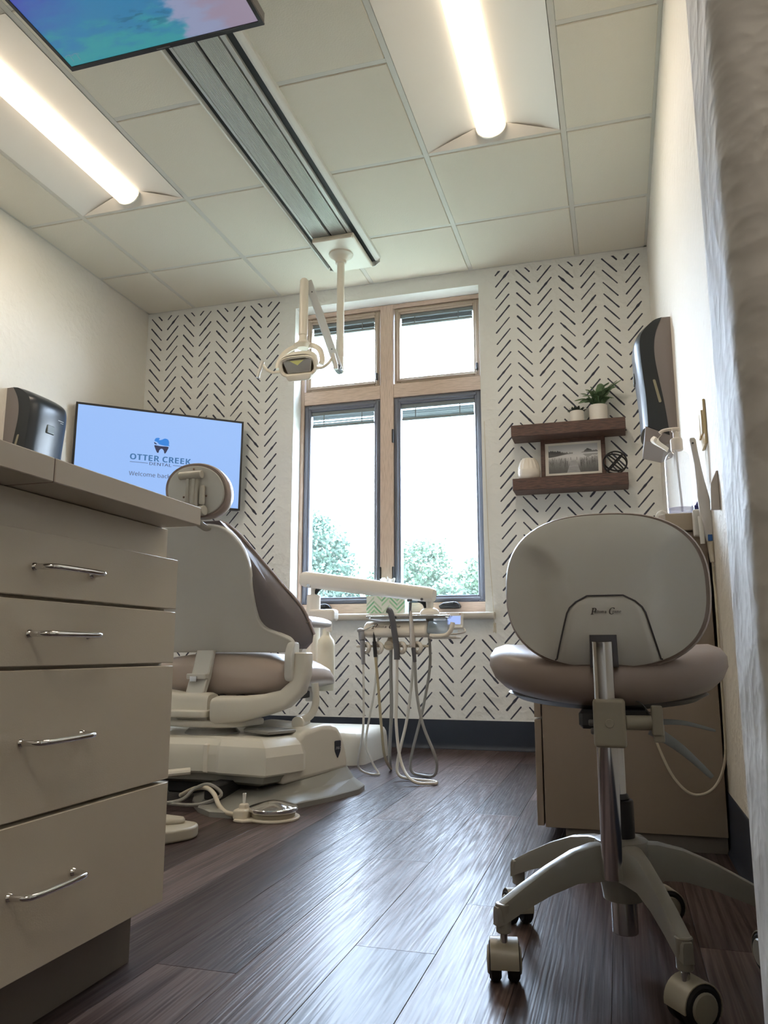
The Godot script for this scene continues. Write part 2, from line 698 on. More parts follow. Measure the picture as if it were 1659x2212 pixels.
	# ceiling: slab, lay-in tiles, exposed tees
	var ce := struct("ceiling")
	m = MB.new()
	m.box(V(-0.6, 2.9, -1.5), V(5.4, 0.1, 6.4), 0.001)
	part(ce, "ceiling_slab", m, M("wall_paint", Color()))
	var xs := [XL]
	for k in range(-3, 2):
		xs.append(-0.731 + 0.6096 * k)
	xs.append(XR)
	var zs := [ZB]
	for k in range(-1, 4):
		zs.append(-3.144 + 0.6096 * k)
	zs.append(-0.542)
	for i in xs.size() - 1:
		for j in zs.size() - 1:
			if (i == 1 or i == 4) and (j == 2 or j == 3):
				continue
			var ax: float = xs[i] + 0.0128
			var bx: float = xs[i + 1] - 0.0128
			var az: float = zs[j] + 0.0128
			var bz: float = zs[j + 1] - 0.0128
			m = MB.new()
			m.box(V((ax + bx) / 2, HC + 0.008, (az + bz) / 2), V(bx - ax, 0.022, bz - az), 0.003)
			part(ce, "ceiling_tile", m, M("ceiling_tile", Color()))
	for i in range(1, xs.size() - 1):
		m = MB.new()
		m.box(V(xs[i], HC + 0.015, (ZB - 0.542) / 2), V(0.024, 0.03, -ZB - 0.542), 0.001)
		part(ce, "ceiling_tee", m, M("ceiling_grid", Color()))
	for j in range(1, zs.size() - 1):
		for i in xs.size() - 1:
			if (i == 1 or i == 4) and j == 3:
				continue
			m = MB.new()
			m.box(V((xs[i] + xs[i + 1]) / 2, HC + 0.0155, zs[j]), V(xs[i + 1] - xs[i] - 0.024, 0.03, 0.024), 0.001)
			part(ce, "ceiling_tee", m, M("ceiling_grid", Color()))
	m = MB.new()
	m.box(V(XL + 0.011, HC + 0.014, (ZB - 0.542) / 2), V(0.022, 0.03, -ZB - 0.542), 0.001)
	m.box(V(XR - 0.011, HC + 0.014, (ZB - 0.542) / 2), V(0.022, 0.03, -ZB - 0.542), 0.001)
	m.box(V((XL + XR) / 2, HC + 0.014, ZB + 0.011), V(W, 0.03, 0.022), 0.001)
	part(ce, "wall_angle", m, M("ceiling_grid", Color()))
	# baseboards of dark rubber with a turned-out toe
	for s in [["baseboard_back", 0], ["baseboard_left", 1], ["baseboard_right", 2]]:
		m = MB.new()
		var prof := poly([0, 0, 0.013, 0, 0.013, 0.004, 0.006, 0.014, 0.004, 0.03, 0.004, 0.149, 0.002, 0.152, 0, 0.152])
		if s[1] == 0:
			m.X = Transform3D(Vector3(0, 0, 1), Vector3(0, 1, 0), Vector3(1, 0, 0), V(XL, 0, ZB))
			m.prism(prof, 0, W)
		elif s[1] == 1:
			m.X = Transform3D(Vector3(1, 0, 0), Vector3(0, 1, 0), Vector3(0, 0, 1), V(XL, 0, ZB))
			m.prism(prof, 0, 3.0)
		else:
			m.X = Transform3D(Vector3(-1, 0, 0), Vector3(0, 1, 0), Vector3(0, 0, 1), V(XR, 0, ZB))
			m.prism(prof, 0, 3.74)
		part(struct(s[0]), "rubber_strip", m, M("navy_base", Color()))
	# rounded sill board and its apron
	m = MB.new()
	m.X = Transform3D(Vector3(0, 0, 1), Vector3(0, 1, 0), Vector3(1, 0, 0), V(-1.84, 0.687, 0))
	m.prism(rounded(poly([-4.282, 0.0, -4.225, 0.0, -4.225, 0.038, -4.282, 0.038]), 0.018, 5), -0.03, 1.205)
	m.X = Transform3D()
	m.box(V(-1.2675, 0.7125, -4.345), V(1.153, 0.025, 0.13), 0.001)
	part(struct("trim_1"), "sill_board", m, M("sill_paint", C(196, 188, 174), 0.4))

# ---------------------------------------------------------------- window
func rect_frame(m: MB, x0: float, y0: float, x1: float, y1: float, w: float, z0: float, z1: float, b := 0.003) -> void:
	var zc := (z0 + z1) / 2
	var d := absf(z1 - z0)
	m.box(V(x0 + w / 2, (y0 + y1) / 2, zc), V(w, y1 - y0, d), b)
	m.box(V(x1 - w / 2, (y0 + y1) / 2, zc), V(w, y1 - y0, d), b)
	m.box(V((x0 + x1) / 2, y0 + w / 2, zc), V(x1 - x0 - 2 * w, w, d), b)
	m.box(V((x0 + x1) / 2, y1 - w / 2, zc), V(x1 - x0 - 2 * w, w, d), b)

func build_window() -> void:
	var w := struct("window_1")
	var up := M("oak_upright", Color())
	var ac := M("oak_across", Color())
	var zf := -4.395
	for k in [[-1.845, -1.822], [-1.324, -1.241], [-0.706, -0.69]]:
		var m := MB.new()
		m.box(V((k[0] + k[1]) / 2, 1.667, zf - 0.05), V(k[1] - k[0], 1.936, 0.1), 0.003)
		part(w, "jamb" if k[1] - k[0] < 0.05 else "mullion", m, up)
	for k in [[0.725, 0.79, "bottom_rail"], [2.032, 2.118, "transom"], [2.607, 2.635, "head"]]:
		for x in [[-1.822, -1.324], [-1.241, -0.706]]:
			var m := MB.new()
			m.box(V((x[0] + x[1]) / 2, (k[0] + k[1]) / 2, zf - 0.051), V(x[1] - x[0], k[1] - k[0], 0.1), 0.003)
			part(w, k[2], m, ac)
	var pane := M("window_pane", Color(0.85, 0.92, 0.9, 0.06), 0.02)
	pane.transparency = BaseMaterial3D.TRANSPARENCY_ALPHA
	var bronze := M("dark_bronze", Color())
	for x in [[-1.822, -1.324], [-1.241, -0.706]]:
		# lower casement
		var s := MB.new()
		rect_frame(s, x[0], 0.79, x[1], 2.032, 0.042, zf - 0.07, zf - 0.012, 0.004)
		rect_frame(s, x[0] + 0.01, 0.80, x[1] - 0.01, 2.022, 0.018, zf - 0.03, zf - 0.004, 0.004)
		var sash := part(w, "casement_sash", s, bronze)
		s = MB.new()
		s.box(V((x[0] + x[1]) / 2, 1.411, zf - 0.052), V(x[1] - x[0] - 0.08, 1.17, 0.004), 0.0005)
		part(sash, "pane", s, pane)
		blind(sash, x[0] + 0.042, x[1] - 0.042, 1.99, 0.10, zf - 0.035)
		# upper awning sash
		s = MB.new()
		rect_frame(s, x[0] + 0.006, 2.12, x[1] - 0.006, 2.605, 0.034, zf - 0.065, zf - 0.010, 0.004)
		rect_frame(s, x[0] + 0.016, 2.13, x[1] - 0.016, 2.595, 0.012, zf - 0.03, zf - 0.003, 0.003)
		sash = part(w, "awning_sash", s, M("sash_beige", C(176, 158, 140), 0.45))
		s = MB.new()
		s.box(V((x[0] + x[1]) / 2, 2.3625, zf - 0.05), V(x[1] - x[0] - 0.07, 0.43, 0.004), 0.0005)
		part(sash, "pane", s, pane)
		blind(sash, x[0] + 0.041, x[1] - 0.041, 2.571, 0.075, zf - 0.034)
		s = MB.new()
		s.rbox(V(x[1] - 0.018, 2.172, zf + 0.008), V(0.014, 0.045, 0.022), 0.006)
		part(sash, "sash_lock", s, M("black_plastic", Color()))
	# folding crank covers on the bottom rail
	for x in [-1.68, -0.905]:
		var m := MB.new()
		m.X = Transform3D(Vector3(1, 0, 0), Vector3(0, 1, 0), Vector3(0, 0, 1), V(x, 0.752, zf))
		m.prism(rounded(poly([-0.058, 0, 0.058, 0, 0.064, 0.012, 0.05, 0.032, 0.03, 0.04, -0.035, 0.036, -0.066, 0.018]), 0.008, 3), 0.0, 0.035, 0.008, 3)
		m.cyl(V(-0.035, 0.028, 0.03), V(0.03, 0.03, 0.045), 0.006, 0.009)
		part(w, "crank_cover", m, M("black_plastic", Color()))
	# casement locks on the mullion and screws in the reveal
	for k in [[-1.322, 0.96], [-1.243, 0.96], [-1.243, 1.79]]:
		var m := MB.new()
		m.rbox(V(k[0], k[1], zf + 0.004), V(0.012, 0.085, 0.016), 0.005)
		part(w, "casement_lock", m, M("black_plastic", Color()))

func blind(sash: Node3D, x0: float, x1: float, top: float, drop: float, z: float) -> void:
	var m := MB.new()
	m.box(V((x0 + x1) / 2, top - 0.012, z), V(x1 - x0, 0.024, 0.02), 0.002)
	m.box(V((x0 + x1) / 2, top - drop + 0.008, z), V(x1 - x0 - 0.01, 0.014, 0.018), 0.003)
	var n := 9
	for k in n:
		var y := top - 0.03 - (drop - 0.05) * k / (n - 1.0)
		m.X = Transform3D(Basis(Vector3(1, 0, 0), rng.randf_range(-0.25, 0.15)), V((x0 + x1) / 2, y, z))
		m.box(V(0, 0, 0), V(x1 - x0 - 0.012, 0.0012, 0.018), 0.0004)
	m.X = Transform3D()
	for k in [0.2, 0.8]:
		m.box(V(lerpf(x0, x1, k), top - drop / 2, z + 0.011), V(0.006, drop - 0.02, 0.001), 0.0003)
	part(sash, "raised_blind", m, M("blind_slat", Color()))

# ---------------------------------------------------------------- outside
func tree(c: Vector3, clumps: Array, label: String, tone: Color, seed_: int, h0: float) -> void:
	var t := thing("leafy_tree", label, "tree", V(c.x, -0.4, c.z), "trees beyond the window")
	var r := RandomNumberGenerator.new()
	r.seed = seed_
	var m := MB.new()
	m.tube(curve([V(c.x, -0.45, c.z), V(c.x + 0.1, 0.8, c.z), V(c.x - 0.05, h0 * 0.6, c.z), V(c.x, h0, c.z)], 5), 0.14, 10)
	for k in clumps:
		var e: Vector3 = k[0]
		m.tube(curve([V(c.x, minf(e.y - k[1] * 0.6, h0 * 0.7), c.z), V((c.x + e.x) / 2, e.y - k[1] * 0.8, c.z), e], 4), 0.05, 6)
	part(t, "trunk", m, M("bark", C(110, 98, 84), 0.9))
	var leaf := MB.new()
	leaf.quad(V(-0.5, 0, 0), V(0, 0.06, -0.32), V(0.5, 0, 0), V(0, 0.06, 0.32))
	var lm := leaf.mesh(Vector3.ZERO)
	var mm := MultiMesh.new()
	mm.transform_format = MultiMesh.TRANSFORM_3D
	mm.mesh = lm
	var xf := []
	for k in clumps:
		var e: Vector3 = k[0]
		var rad: float = k[1]
		var sub := int(60 * rad * rad) + 16
		for i in sub:
			var d := V(r.randfn(), r.randfn(), r.randfn()).normalized()
			var s := e + d * rad * pow(r.randf_range(0.35, 1.0), 0.6) * V(1, 0.9, 1)
			for q in 36:
				var p := s + V(r.randfn(), r.randfn() * 0.7, r.randfn()) * 0.17
				var b := Basis.from_euler(V(r.randf() * TAU, r.randf() * TAU, r.randf() * TAU)).scaled(Vector3.ONE * r.randf_range(0.11, 0.19))
				xf.append(Transform3D(b, p - base[t]))
	mm.instance_count = xf.size()
	for i in xf.size():
		mm.set_instance_transform(i, xf[i])
	var o := MultiMeshInstance3D.new()
	o.name = "foliage"
	o.multimesh = mm
	var lmat := M("leaf_%d" % seed_, tone, 0.7)
	lmat.backlight_enabled = true
	lmat.backlight = tone * 0.6
	o.material_override = lmat
	o.set_meta("kind", "stuff")
	t.add_child(o, true)

func build_outside() -> void:
	var m := MB.new()
	m.box(V(-6, -0.55, -24), V(70, 0.3, 38), 0.01)
	part(struct("ground"), "lawn", m, M("lawn", C(84, 90, 72), 0.95))
	tree(V(-10.4, 0, -25), [[V(-9.5, 3.7, -25), 1.0], [V(-10.6, 4.0, -25.3), 1.1], [V(-9.3, 2.6, -24.6), 1.0], [V(-10.6, 2.2, -25), 1.4], [V(-8.6, 1.5, -24.6), 0.9], [V(-9.6, 1.3, -25.5), 1.3], [V(-7.4, 0.9, -25), 0.8], [V(-9.9, 4.6, -25), 0.55]],
		"pale green tree in the left pane, its crown reaching highest of the trees", C(42, 62, 49), 5, 3.6)
	tree(V(-6.3, 0, -26), [[V(-6.4, 3.4, -26), 1.0], [V(-7.2, 2.6, -26.2), 1.1], [V(-5.7, 2.2, -25.7), 1.05], [V(-6.4, 1.6, -25.5), 1.4], [V(-7.4, 1.3, -26), 1.2], [V(-5.3, 1.0, -26), 1.1]],
		"rounded green tree filling the left of the right-hand window pane", C(47, 65, 46), 6, 2.8)
	tree(V(-4.0, 0, -26.5), [[V(-4.2, 2.8, -26.5), 0.95], [V(-3.7, 2.2, -26.5), 1.1], [V(-4.5, 1.5, -26), 1.0], [V(-3.6, 1.1, -26.3), 1.3], [V(-4.9, 0.6, -26), 1.0]],
		"lighter green tree at the right edge of the right-hand window pane", C(53, 71, 50), 7, 2.4)

# ---------------------------------------------------------------- on the ceiling
func troffer(x0: float, label: String) -> void:
	var za := -3.132
	var zb := -1.937
	var xc := x0 + 0.3048
	var t := thing("ceiling_light", label, "ceiling light", V(xc, HC, (za + zb) / 2), "recessed strip lights in the ceiling")
	var pan := M("lamp_pan", Color())
	var m: MB
	for s in [-1.0, 1.0]:
		m = MB.new()
		var rows := []
		for k in 9:
			var u := k / 8.0
			var x: float = xc + s * lerpf(0.291, 0.062, u)
			var y := HC - 0.002 + 0.05 * sin(u * PI / 2)
			rows.append(PackedVector3Array([V(x, y, za + 0.002), V(x, y, zb - 0.002)]))
		m.sheet(rows, V(0, 0.002, 0))
		part(t, "reflector_pan", m, pan)
	for z in [za, zb]:
		m = MB.new()
		var d := 0.045 if z == za else -0.045
		var rows := []
		for k in 9:
			var x := xc + lerpf(-0.29, 0.29, k / 8.0)
			var e: float = 1.0 - absf(k - 4.0) / 4.0
			rows.append(PackedVector3Array([V(x, HC - 0.002, z), V(x, HC - 0.002 + 0.05 * minf(1, e * 1.3), z + d * minf(1, e * 1.3))]))
		m.sheet(rows, V(0, 0.002, 0))
		part(t, "end_plate", m, pan)
	m = MB.new()
	m.box(V(xc, HC + 0.056, (za + zb) / 2), V(0.6, 0.01, zb - za), 0.001)
	part(t, "housing", m, M("white_enamel", Color()))
	m = MB.new()
	var prof := PackedVector2Array()
	for k in 17:
		var a := PI * k / 16.0
		prof.append(Vector2(0.064 * cos(a), -0.056 * sin(a)))
	m.X = Transform3D(Vector3(1, 0, 0), Vector3(0, 1, 0), Vector3(0, 0, 1), V(xc, HC + 0.047, 0))
	m.prism(prof, za + 0.047, zb - 0.047, 0.004, 2)
	part(t, "light_diffuser", m, glow("light_glow", Color(1.0, 0.92, 0.81), 3.2), "glowing half-round lens")
	for z in [za + 0.043, zb - 0.043]:
		m = MB.new()
		m.X = Transform3D(Vector3(1.05, 0, 0), Vector3(0, 1.06, 0), Vector3(0, 0, 1), V(xc, HC + 0.047, 0))
		m.prism(prof, z - 0.004, z + 0.004, 0.001)
		part(t, "lens_cap", m, M("white_enamel", Color()))
	var l := AreaLight3D.new()
	l.name = "strip_light"
	l.area_size = Vector2(0.11, 1.09)
	l.light_color = Color(1.0, 0.935, 0.85)
	l.light_energy = 0.42 * LAMP
	l.shadow_enabled = true
	l.position = V(0, -0.0135, 0)
	l.rotation = V(-PI / 2, 0, 0)
	t.add_child(l, true)

func build_track() -> void:
	var zf := -3.985
	var zn := -0.9
	var t := thing("ceiling_track", "long aluminium light track with ribbed panels and black slots on the ceiling", "ceiling track", V(-1.355, HC, -2.4))
	var al := M("aluminium", Color())
	var len_ := zn - zf
	var zc := (zn + zf) / 2
	var m := MB.new()
	m.box(V(-1.36, 2.722, zc), V(0.31, 0.016, len_), 0.001)
	part(t, "back_plate", m, M("slot_black", Color()))
	for k in [[-1.468, -1.379], [-1.366, -1.282]]:
		m = MB.new()
		var prof := PackedVector2Array()
		var n := 13
		for i in n:
			var x0 := lerpf(k[0], k[1], i / float(n))
			var x1 := lerpf(k[0], k[1], (i + 1) / float(n))
			prof.append(Vector2(x0 + (x1 - x0) * 0.1, 2.703))
			prof.append(Vector2(lerpf(x0, x1, 0.35), 2.7005))
			prof.append(Vector2(lerpf(x0, x1, 0.65), 2.7005))
			prof.append(Vector2(x1 - (x1 - x0) * 0.1, 2.703))
		prof.append(Vector2(k[1], 2.716))
		prof.append(Vector2(k[0], 2.716))
		m.prism(prof, zf + 0.01, zn)
		part(t, "ribbed_panel", m, al, "", 25.0)
	for k in [[-1.4755, 0.013], [-1.2645, 0.020]]:
		m = MB.new()
		m.box(V(k[0], 2.708, zc), V(k[1], 0.016, len_ - 0.02), 0.002)
		part(t, "edge_strip", m, al)
	m = MB.new()
	m.X = Transform3D(Vector3(1, 0, 0), Vector3(0, 1, 0), Vector3(0, 0, 1), V(0, 0, 0))
	m.prism(poly([-1.224, 2.73, -1.224, 2.706, -1.218, 2.703, -1.206, 2.703, -1.194, 2.712, -1.19, 2.73]), zf + 0.02, zn, 0.001)
	part(t, "side_rail", m, M("white_enamel", Color()))
	m = MB.new()
	m.prism(poly([-1.514, 2.73, -1.514, 2.692, -1.509, 2.69, -1.505, 2.692, -1.505, 2.73]), zf + 0.02, zn, 0.001)
	part(t, "side_rail", m, M("white_enamel", Color()))
	m = MB.new()
	m.X = plan(0)
	m.prism(poly([-1.50, zf + 0.012, -1.475, zf - 0.006, -1.235, zf - 0.006, -1.198, zf + 0.03, -1.194, zf + 0.03, -1.232, zf - 0.012, -1.478, zf - 0.012, -1.505, zf + 0.006]), 2.688, 2.728)
	part(t, "end_cap", m, M("white_enamel", Color()))

func build_operating_light() -> void:
	var px := -1.365
	var pz := -3.78
	var wh := M("lamp_white", C(224, 216, 200), 0.3)
	var t := thing("operating_light", "white overhead operating light hanging on a pole and folding arm from the ceiling track", "dental light", V(px, HC, pz))
	var m := MB.new()
	m.rbox(V(-1.357, 2.684, -3.795), V(0.235, 0.03, 0.35), 0.008, 3)
	m.box(V(-1.357, 2.672, -3.62), V(0.225, 0.016, 0.02), 0.003)
	part(t, "mounting_plate", m, wh)
	m = MB.new()
	m.X = Transform3D(Basis(), V(px, 0, pz))
	m.lathe([Vector2(0.068, 2.672), Vector2(0.066, 2.662), Vector2(0.05, 2.655), Vector2(0.042, 2.645), Vector2(0.03, 2.63), Vector2(0.03, 2.615), Vector2(0.024, 2.612)], 28)
	part(t, "collar", m, wh)
	m = MB.new()
	m.cyl(V(px, 2.64, pz), V(px, 2.15, pz), 0.0205, 0.0205, 24)
	m.X = Transform3D(Basis(), V(px, 0, pz))
	m.lathe([Vector2(0.018, 1.985), Vector2(0.0225, 1.99), Vector2(0.0225, 2.07), Vector2(0.0215, 2.074), Vector2(0.0235, 2.078), Vector2(0.0235, 2.16), Vector2(0.0205, 2.176)], 24)
	part(t, "pole", m, wh)
	# folding arm from the foot of the pole up to the head tube
	var a := V(px, 2.005, pz + 0.03)
	var b := V(-1.488, 2.44, -3.625)
	m = MB.new()
	var y := (b - a).normalized()
	var x := y.cross(V(0.3, 0, 1)).normalized()
	var z := x.cross(y)
	m.X = Transform3D(x, y, z, a)
	m.rbox(V(0, (b - a).length() / 2, 0), V(0.042, (b - a).length() + 0.03, 0.03), 0.006, 3)
	var arm := part(t, "folding_arm", m, M("arm_grey", C(196, 196, 194), 0.35))
	for k in [0.1, 0.42]:
		m = MB.new()
		m.X = Transform3D(x, y, z, a)
		m.cyl(V(0, k, 0.0135), V(0, k, 0.0165), 0.004, 0.004, 12, 0.0003)
		part(arm, "screw", m, M("grey_rubber", Color()))
	m = MB.new()
	m.cyl(V(px, 1.995, pz), V(px, 2.0, pz + 0.05), 0.02, 0.02, 16)
	part(t, "pivot", m, M("grey_rubber", Color()))
	# head tube
	var hx := -1.505
	var hz := -3.6
	m = MB.new()
	m.X = Transform3D(Basis(), V(hx, 0, hz))
	m.lathe([Vector2(0.019, 2.14), Vector2(0.0235, 2.143), Vector2(0.0235, 2.425), Vector2(0.023, 2.426), Vector2(0.0235, 2.43), Vector2(0.0225, 2.448), Vector2(0.015, 2.458)], 24)
	part(t, "head_tube", m, wh)
	# yoke: shoulders and two arms round the lamp head
	m = MB.new()
	m.X = Transform3D(Basis(), V(hx, 0, hz))
	m.lathe([Vector2(0.019, 2.15), Vector2(0.0215, 2.14), Vector2(0.0215, 2.12), Vector2(0.028, 2.105), Vector2(0.05, 2.088), Vector2(0.03, 2.07)], 24)
	m.X = Transform3D()
	m.tube(curve([V(hx - 0.118, 1.957, hz + 0.04), V(hx - 0.122, 1.985, hz + 0.035), V(hx - 0.10, 2.045, hz + 0.015), V(hx - 0.055, 2.08, hz), V(hx, 2.086, hz), V(hx + 0.055, 2.08, hz), V(hx + 0.10, 2.045, hz + 0.015), V(hx + 0.122, 1.985, hz + 0.035), V(hx + 0.118, 1.957, hz + 0.04)], 5), 0.015, 12, V(0, 0.2, 1), 0.75)
	part(t, "yoke", m, wh)
	# lamp head, tipped down towards the chair
	var f := Transform3D(Basis(Vector3(1, 0, 0), 0.5), V(hx, 1.965, hz + 0.035))
	m = MB.new()
	m.X = f
	var rings := []
	for k in [[-0.075, 0.03, 0.02, 0.01], [-0.07, 0.055, 0.03, 0.008], [-0.05, 0.08, 0.05, 0.010], [-0.02, 0.10, 0.062, 0.008], [0.01, 0.105, 0.062, 0.005], [0.03, 0.104, 0.058, 0.002]]:
		rings.append(ell(V(0, k[3], k[0]), V(k[1], 0, 0), V(0, k[2], 0), 2.8, 36))
	m.loft(rings, true, false)
	part(t, "lamp_housing", m, wh)
	m = MB.new()
	m.X = f
	rings = []
	for k in [[0.03, 0.104, 0.056], [0.04, 0.102, 0.055], [0.042, 0.096, 0.05], [0.03, 0.085, 0.04]]:
		rings.append(ell(V(0, 0, k[0]), V(k[1], 0, 0), V(0, k[2], 0), 3.2, 36))
	m.loft(rings, false, false)
	part(t, "bezel", m, wh)
	m = MB.new()
	m.X = f
	m.prism(poly([-0.082, 0.034, 0.082, 0.034, 0.062, -0.034, -0.062, -0.034]), 0.022, 0.034, 0.004)
	var refl := part(t, "reflector", m, M("reflector_grey", C(176, 174, 168), 0.22, 0.6), "dark mirror-like reflector")
	m = MB.new()
	m.X = f
	m.prism(poly([-0.038, 0.03, 0.038, 0.03, 0.0, 0.006]), 0.033, 0.036)
	part(refl, "bulb_shield", m, M("shield_yellow", C(206, 206, 130), 0.3))
	m = MB.new()
	m.X = f
	m.prism(rounded(poly([-0.075, -0.035, 0.075, -0.035, 0.06, -0.072, -0.06, -0.072]), 0.012, 3), -0.01, 0.052, 0.008, 3)
	part(t, "lower_grip", m, wh)
	for s in [-1.0, 1.0]:
		m = MB.new()
		var hp := V(hx + s * 0.095, 1.935, hz + 0.05)
		m.tube(curve([hp, hp + V(s * 0.04, -0.006, 0.015), hp + V(s * 0.075, 0.012, 0.02), hp + V(s * 0.10, 0.045, 0.02)], 6), 0.008, 10)
		part(t, "handle_rod", m, wh)
		m = MB.new()
		var e := hp + V(s * 0.10, 0.045, 0.02)
		m.tube(curve([e + V(-s * 0.002, 0.012, 0), e + V(s * 0.004, -0.01, 0.004), e + V(s * 0.016, -0.05, 0.008), e + V(s * 0.02, -0.075, 0.01)], 5), 0.0105, 10)
		part(t, "handle_grip", m, M("grip_grey", C(196, 194, 186), 0.35))

# ---------------------------------------------------------------- screens
func beach_texture() -> ImageTexture:
	var w := 320
	var h := 180
	var im := Image.create(w, h, false, Image.FORMAT_RGB8)
	var n := FastNoiseLite.new()
	n.seed = 4
	n.frequency = 0.018
	n.fractal_octaves = 4
	var n2 := FastNoiseLite.new()
	n2.seed = 9
	n2.frequency = 0.05
	for j in h:
		for i in w:
			var x := i / float(w)
			var y := j / float(h)        # 1 at the bottom edge of the screen
			var q := n.get_noise_2d(i * 0.8, j * 2.2)
			var d := x + 0.35 * (y - 0.5) * 0.4 + q * 0.12
			var deep := C(84, 92, 196)
			var c := deep.lerp(C(64, 142, 190), smoothstep(0.05, 0.5, d * 0.6 + y * 0.55))
			c = c.lerp(C(70, 168, 178), smoothstep(0.62, 0.95, y + q * 0.3))
			var dark := smoothstep(0.05, 0.35, n2.get_noise_2d(i * 0.5, j * 1.6)) * exp(-pow((x - 0.5) / 0.14, 2) - pow((y - 0.72) / 0.1, 2))
			c = c.lerp(C(40, 96, 124), dark * 0.6)
			var shore := x - 0.66 - (1.0 - y) * -0.02 + n2.get_noise_2d(i * 0.5, j) * 0.05 + q * 0.08
			c = c.lerp(C(164, 172, 206), smoothstep(-0.05, 0.03, shore))
			c = c.lerp(C(172, 156, 178), smoothstep(0.12, 0.26, shore + (1 - y) * 0.14))
			im.set_pixel(i, j, c)
	# two small palms in the corner
	for p in [[10, 150], [22, 150]]:
		for k in 14:
			im.set_pixel(p[0] + 2 - k / 6, p[1] + 8 + k, C(140, 160, 176))
		for a in 7:
			for k in 7:
				var ang := PI + PI * a / 6.0
				var xx: int = p[0] + int(cos(ang) * k)
				var yy: int = p[1] + 8 + int(sin(ang) * k * 0.5 + k * k * 0.09)
				im.set_pixel(maxi(xx, 0), yy, C(140, 160, 176))
	return ImageTexture.create_from_image(im)

func build_ceiling_tv() -> void:
	var x0 := -1.725
	var x1 := -0.995
	var zf := -2.012
	var zn := -1.58
	var y := 2.50
	var t := thing("ceiling_television", "flat television hung face down from the ceiling, showing a turquoise beach", "television", V((x0 + x1) / 2, y, (zf + zn) / 2))
	var m := MB.new()
	var bez := M("tv_bezel", C(40, 38, 38), 0.35)
	var xc := (x0 + x1) / 2
	var zc := (zf + zn) / 2
	m.box(V(xc, y + 0.024, zc), V(x1 - x0, 0.04, zn - zf), 0.004)
	part(t, "casing", m, M("tv_case", C(78, 74, 72), 0.4))
	m = MB.new()
	for k in [[x0, x1, zf, zf + 0.019], [x0, x1, zn - 0.012, zn]]:
		m.box(V((k[0] + k[1]) / 2, y + 0.003, (k[2] + k[3]) / 2), V(k[1] - k[0], 0.008, k[3] - k[2]), 0.001)
	for k in [[x0, x0 + 0.012], [x1 - 0.014, x1]]:
		m.box(V((k[0] + k[1]) / 2, y + 0.003, zc), V(k[1] - k[0], 0.008, zn - zf - 0.02), 0.001)
	part(t, "bezel", m, bez)
	m = MB.new()
	m.quad(V(x0 + 0.011, y + 0.0025, zf + 0.018), V(x1 - 0.013, y + 0.0025, zf + 0.018), V(x1 - 0.013, y + 0.0025, zn - 0.011), V(x0 + 0.011, y + 0.0025, zn - 0.011))
	var sm := glow("tv_screen_beach", Color(1, 1, 1), 0.52)
	sm.emission_texture = beach_texture()
	sm.emission_operator = BaseMaterial3D.EMISSION_OP_MULTIPLY
	part(t, "screen", m, sm)
	m = MB.new()
	m.rbox(V(xc, y + 0.075, zc + 0.02), V(0.62, 0.07, 0.34), 0.012, 3)
	part(t, "rear_housing", m, M("tv_case", Color()))
	m = MB.new()
	m.box(V(xc, y + 0.17, zc + 0.05), V(0.12, 0.14, 0.12), 0.004)
	part(t, "ceiling_mount", m, M("slot_black", Color()))
	m = MB.new()
	m.box(V(xc, y - 0.0018, zf + 0.009), V(0.05, 0.002, 0.006), 0.0006)
	part(t, "badge", m, M("badge_grey", C(96, 94, 92), 0.4))

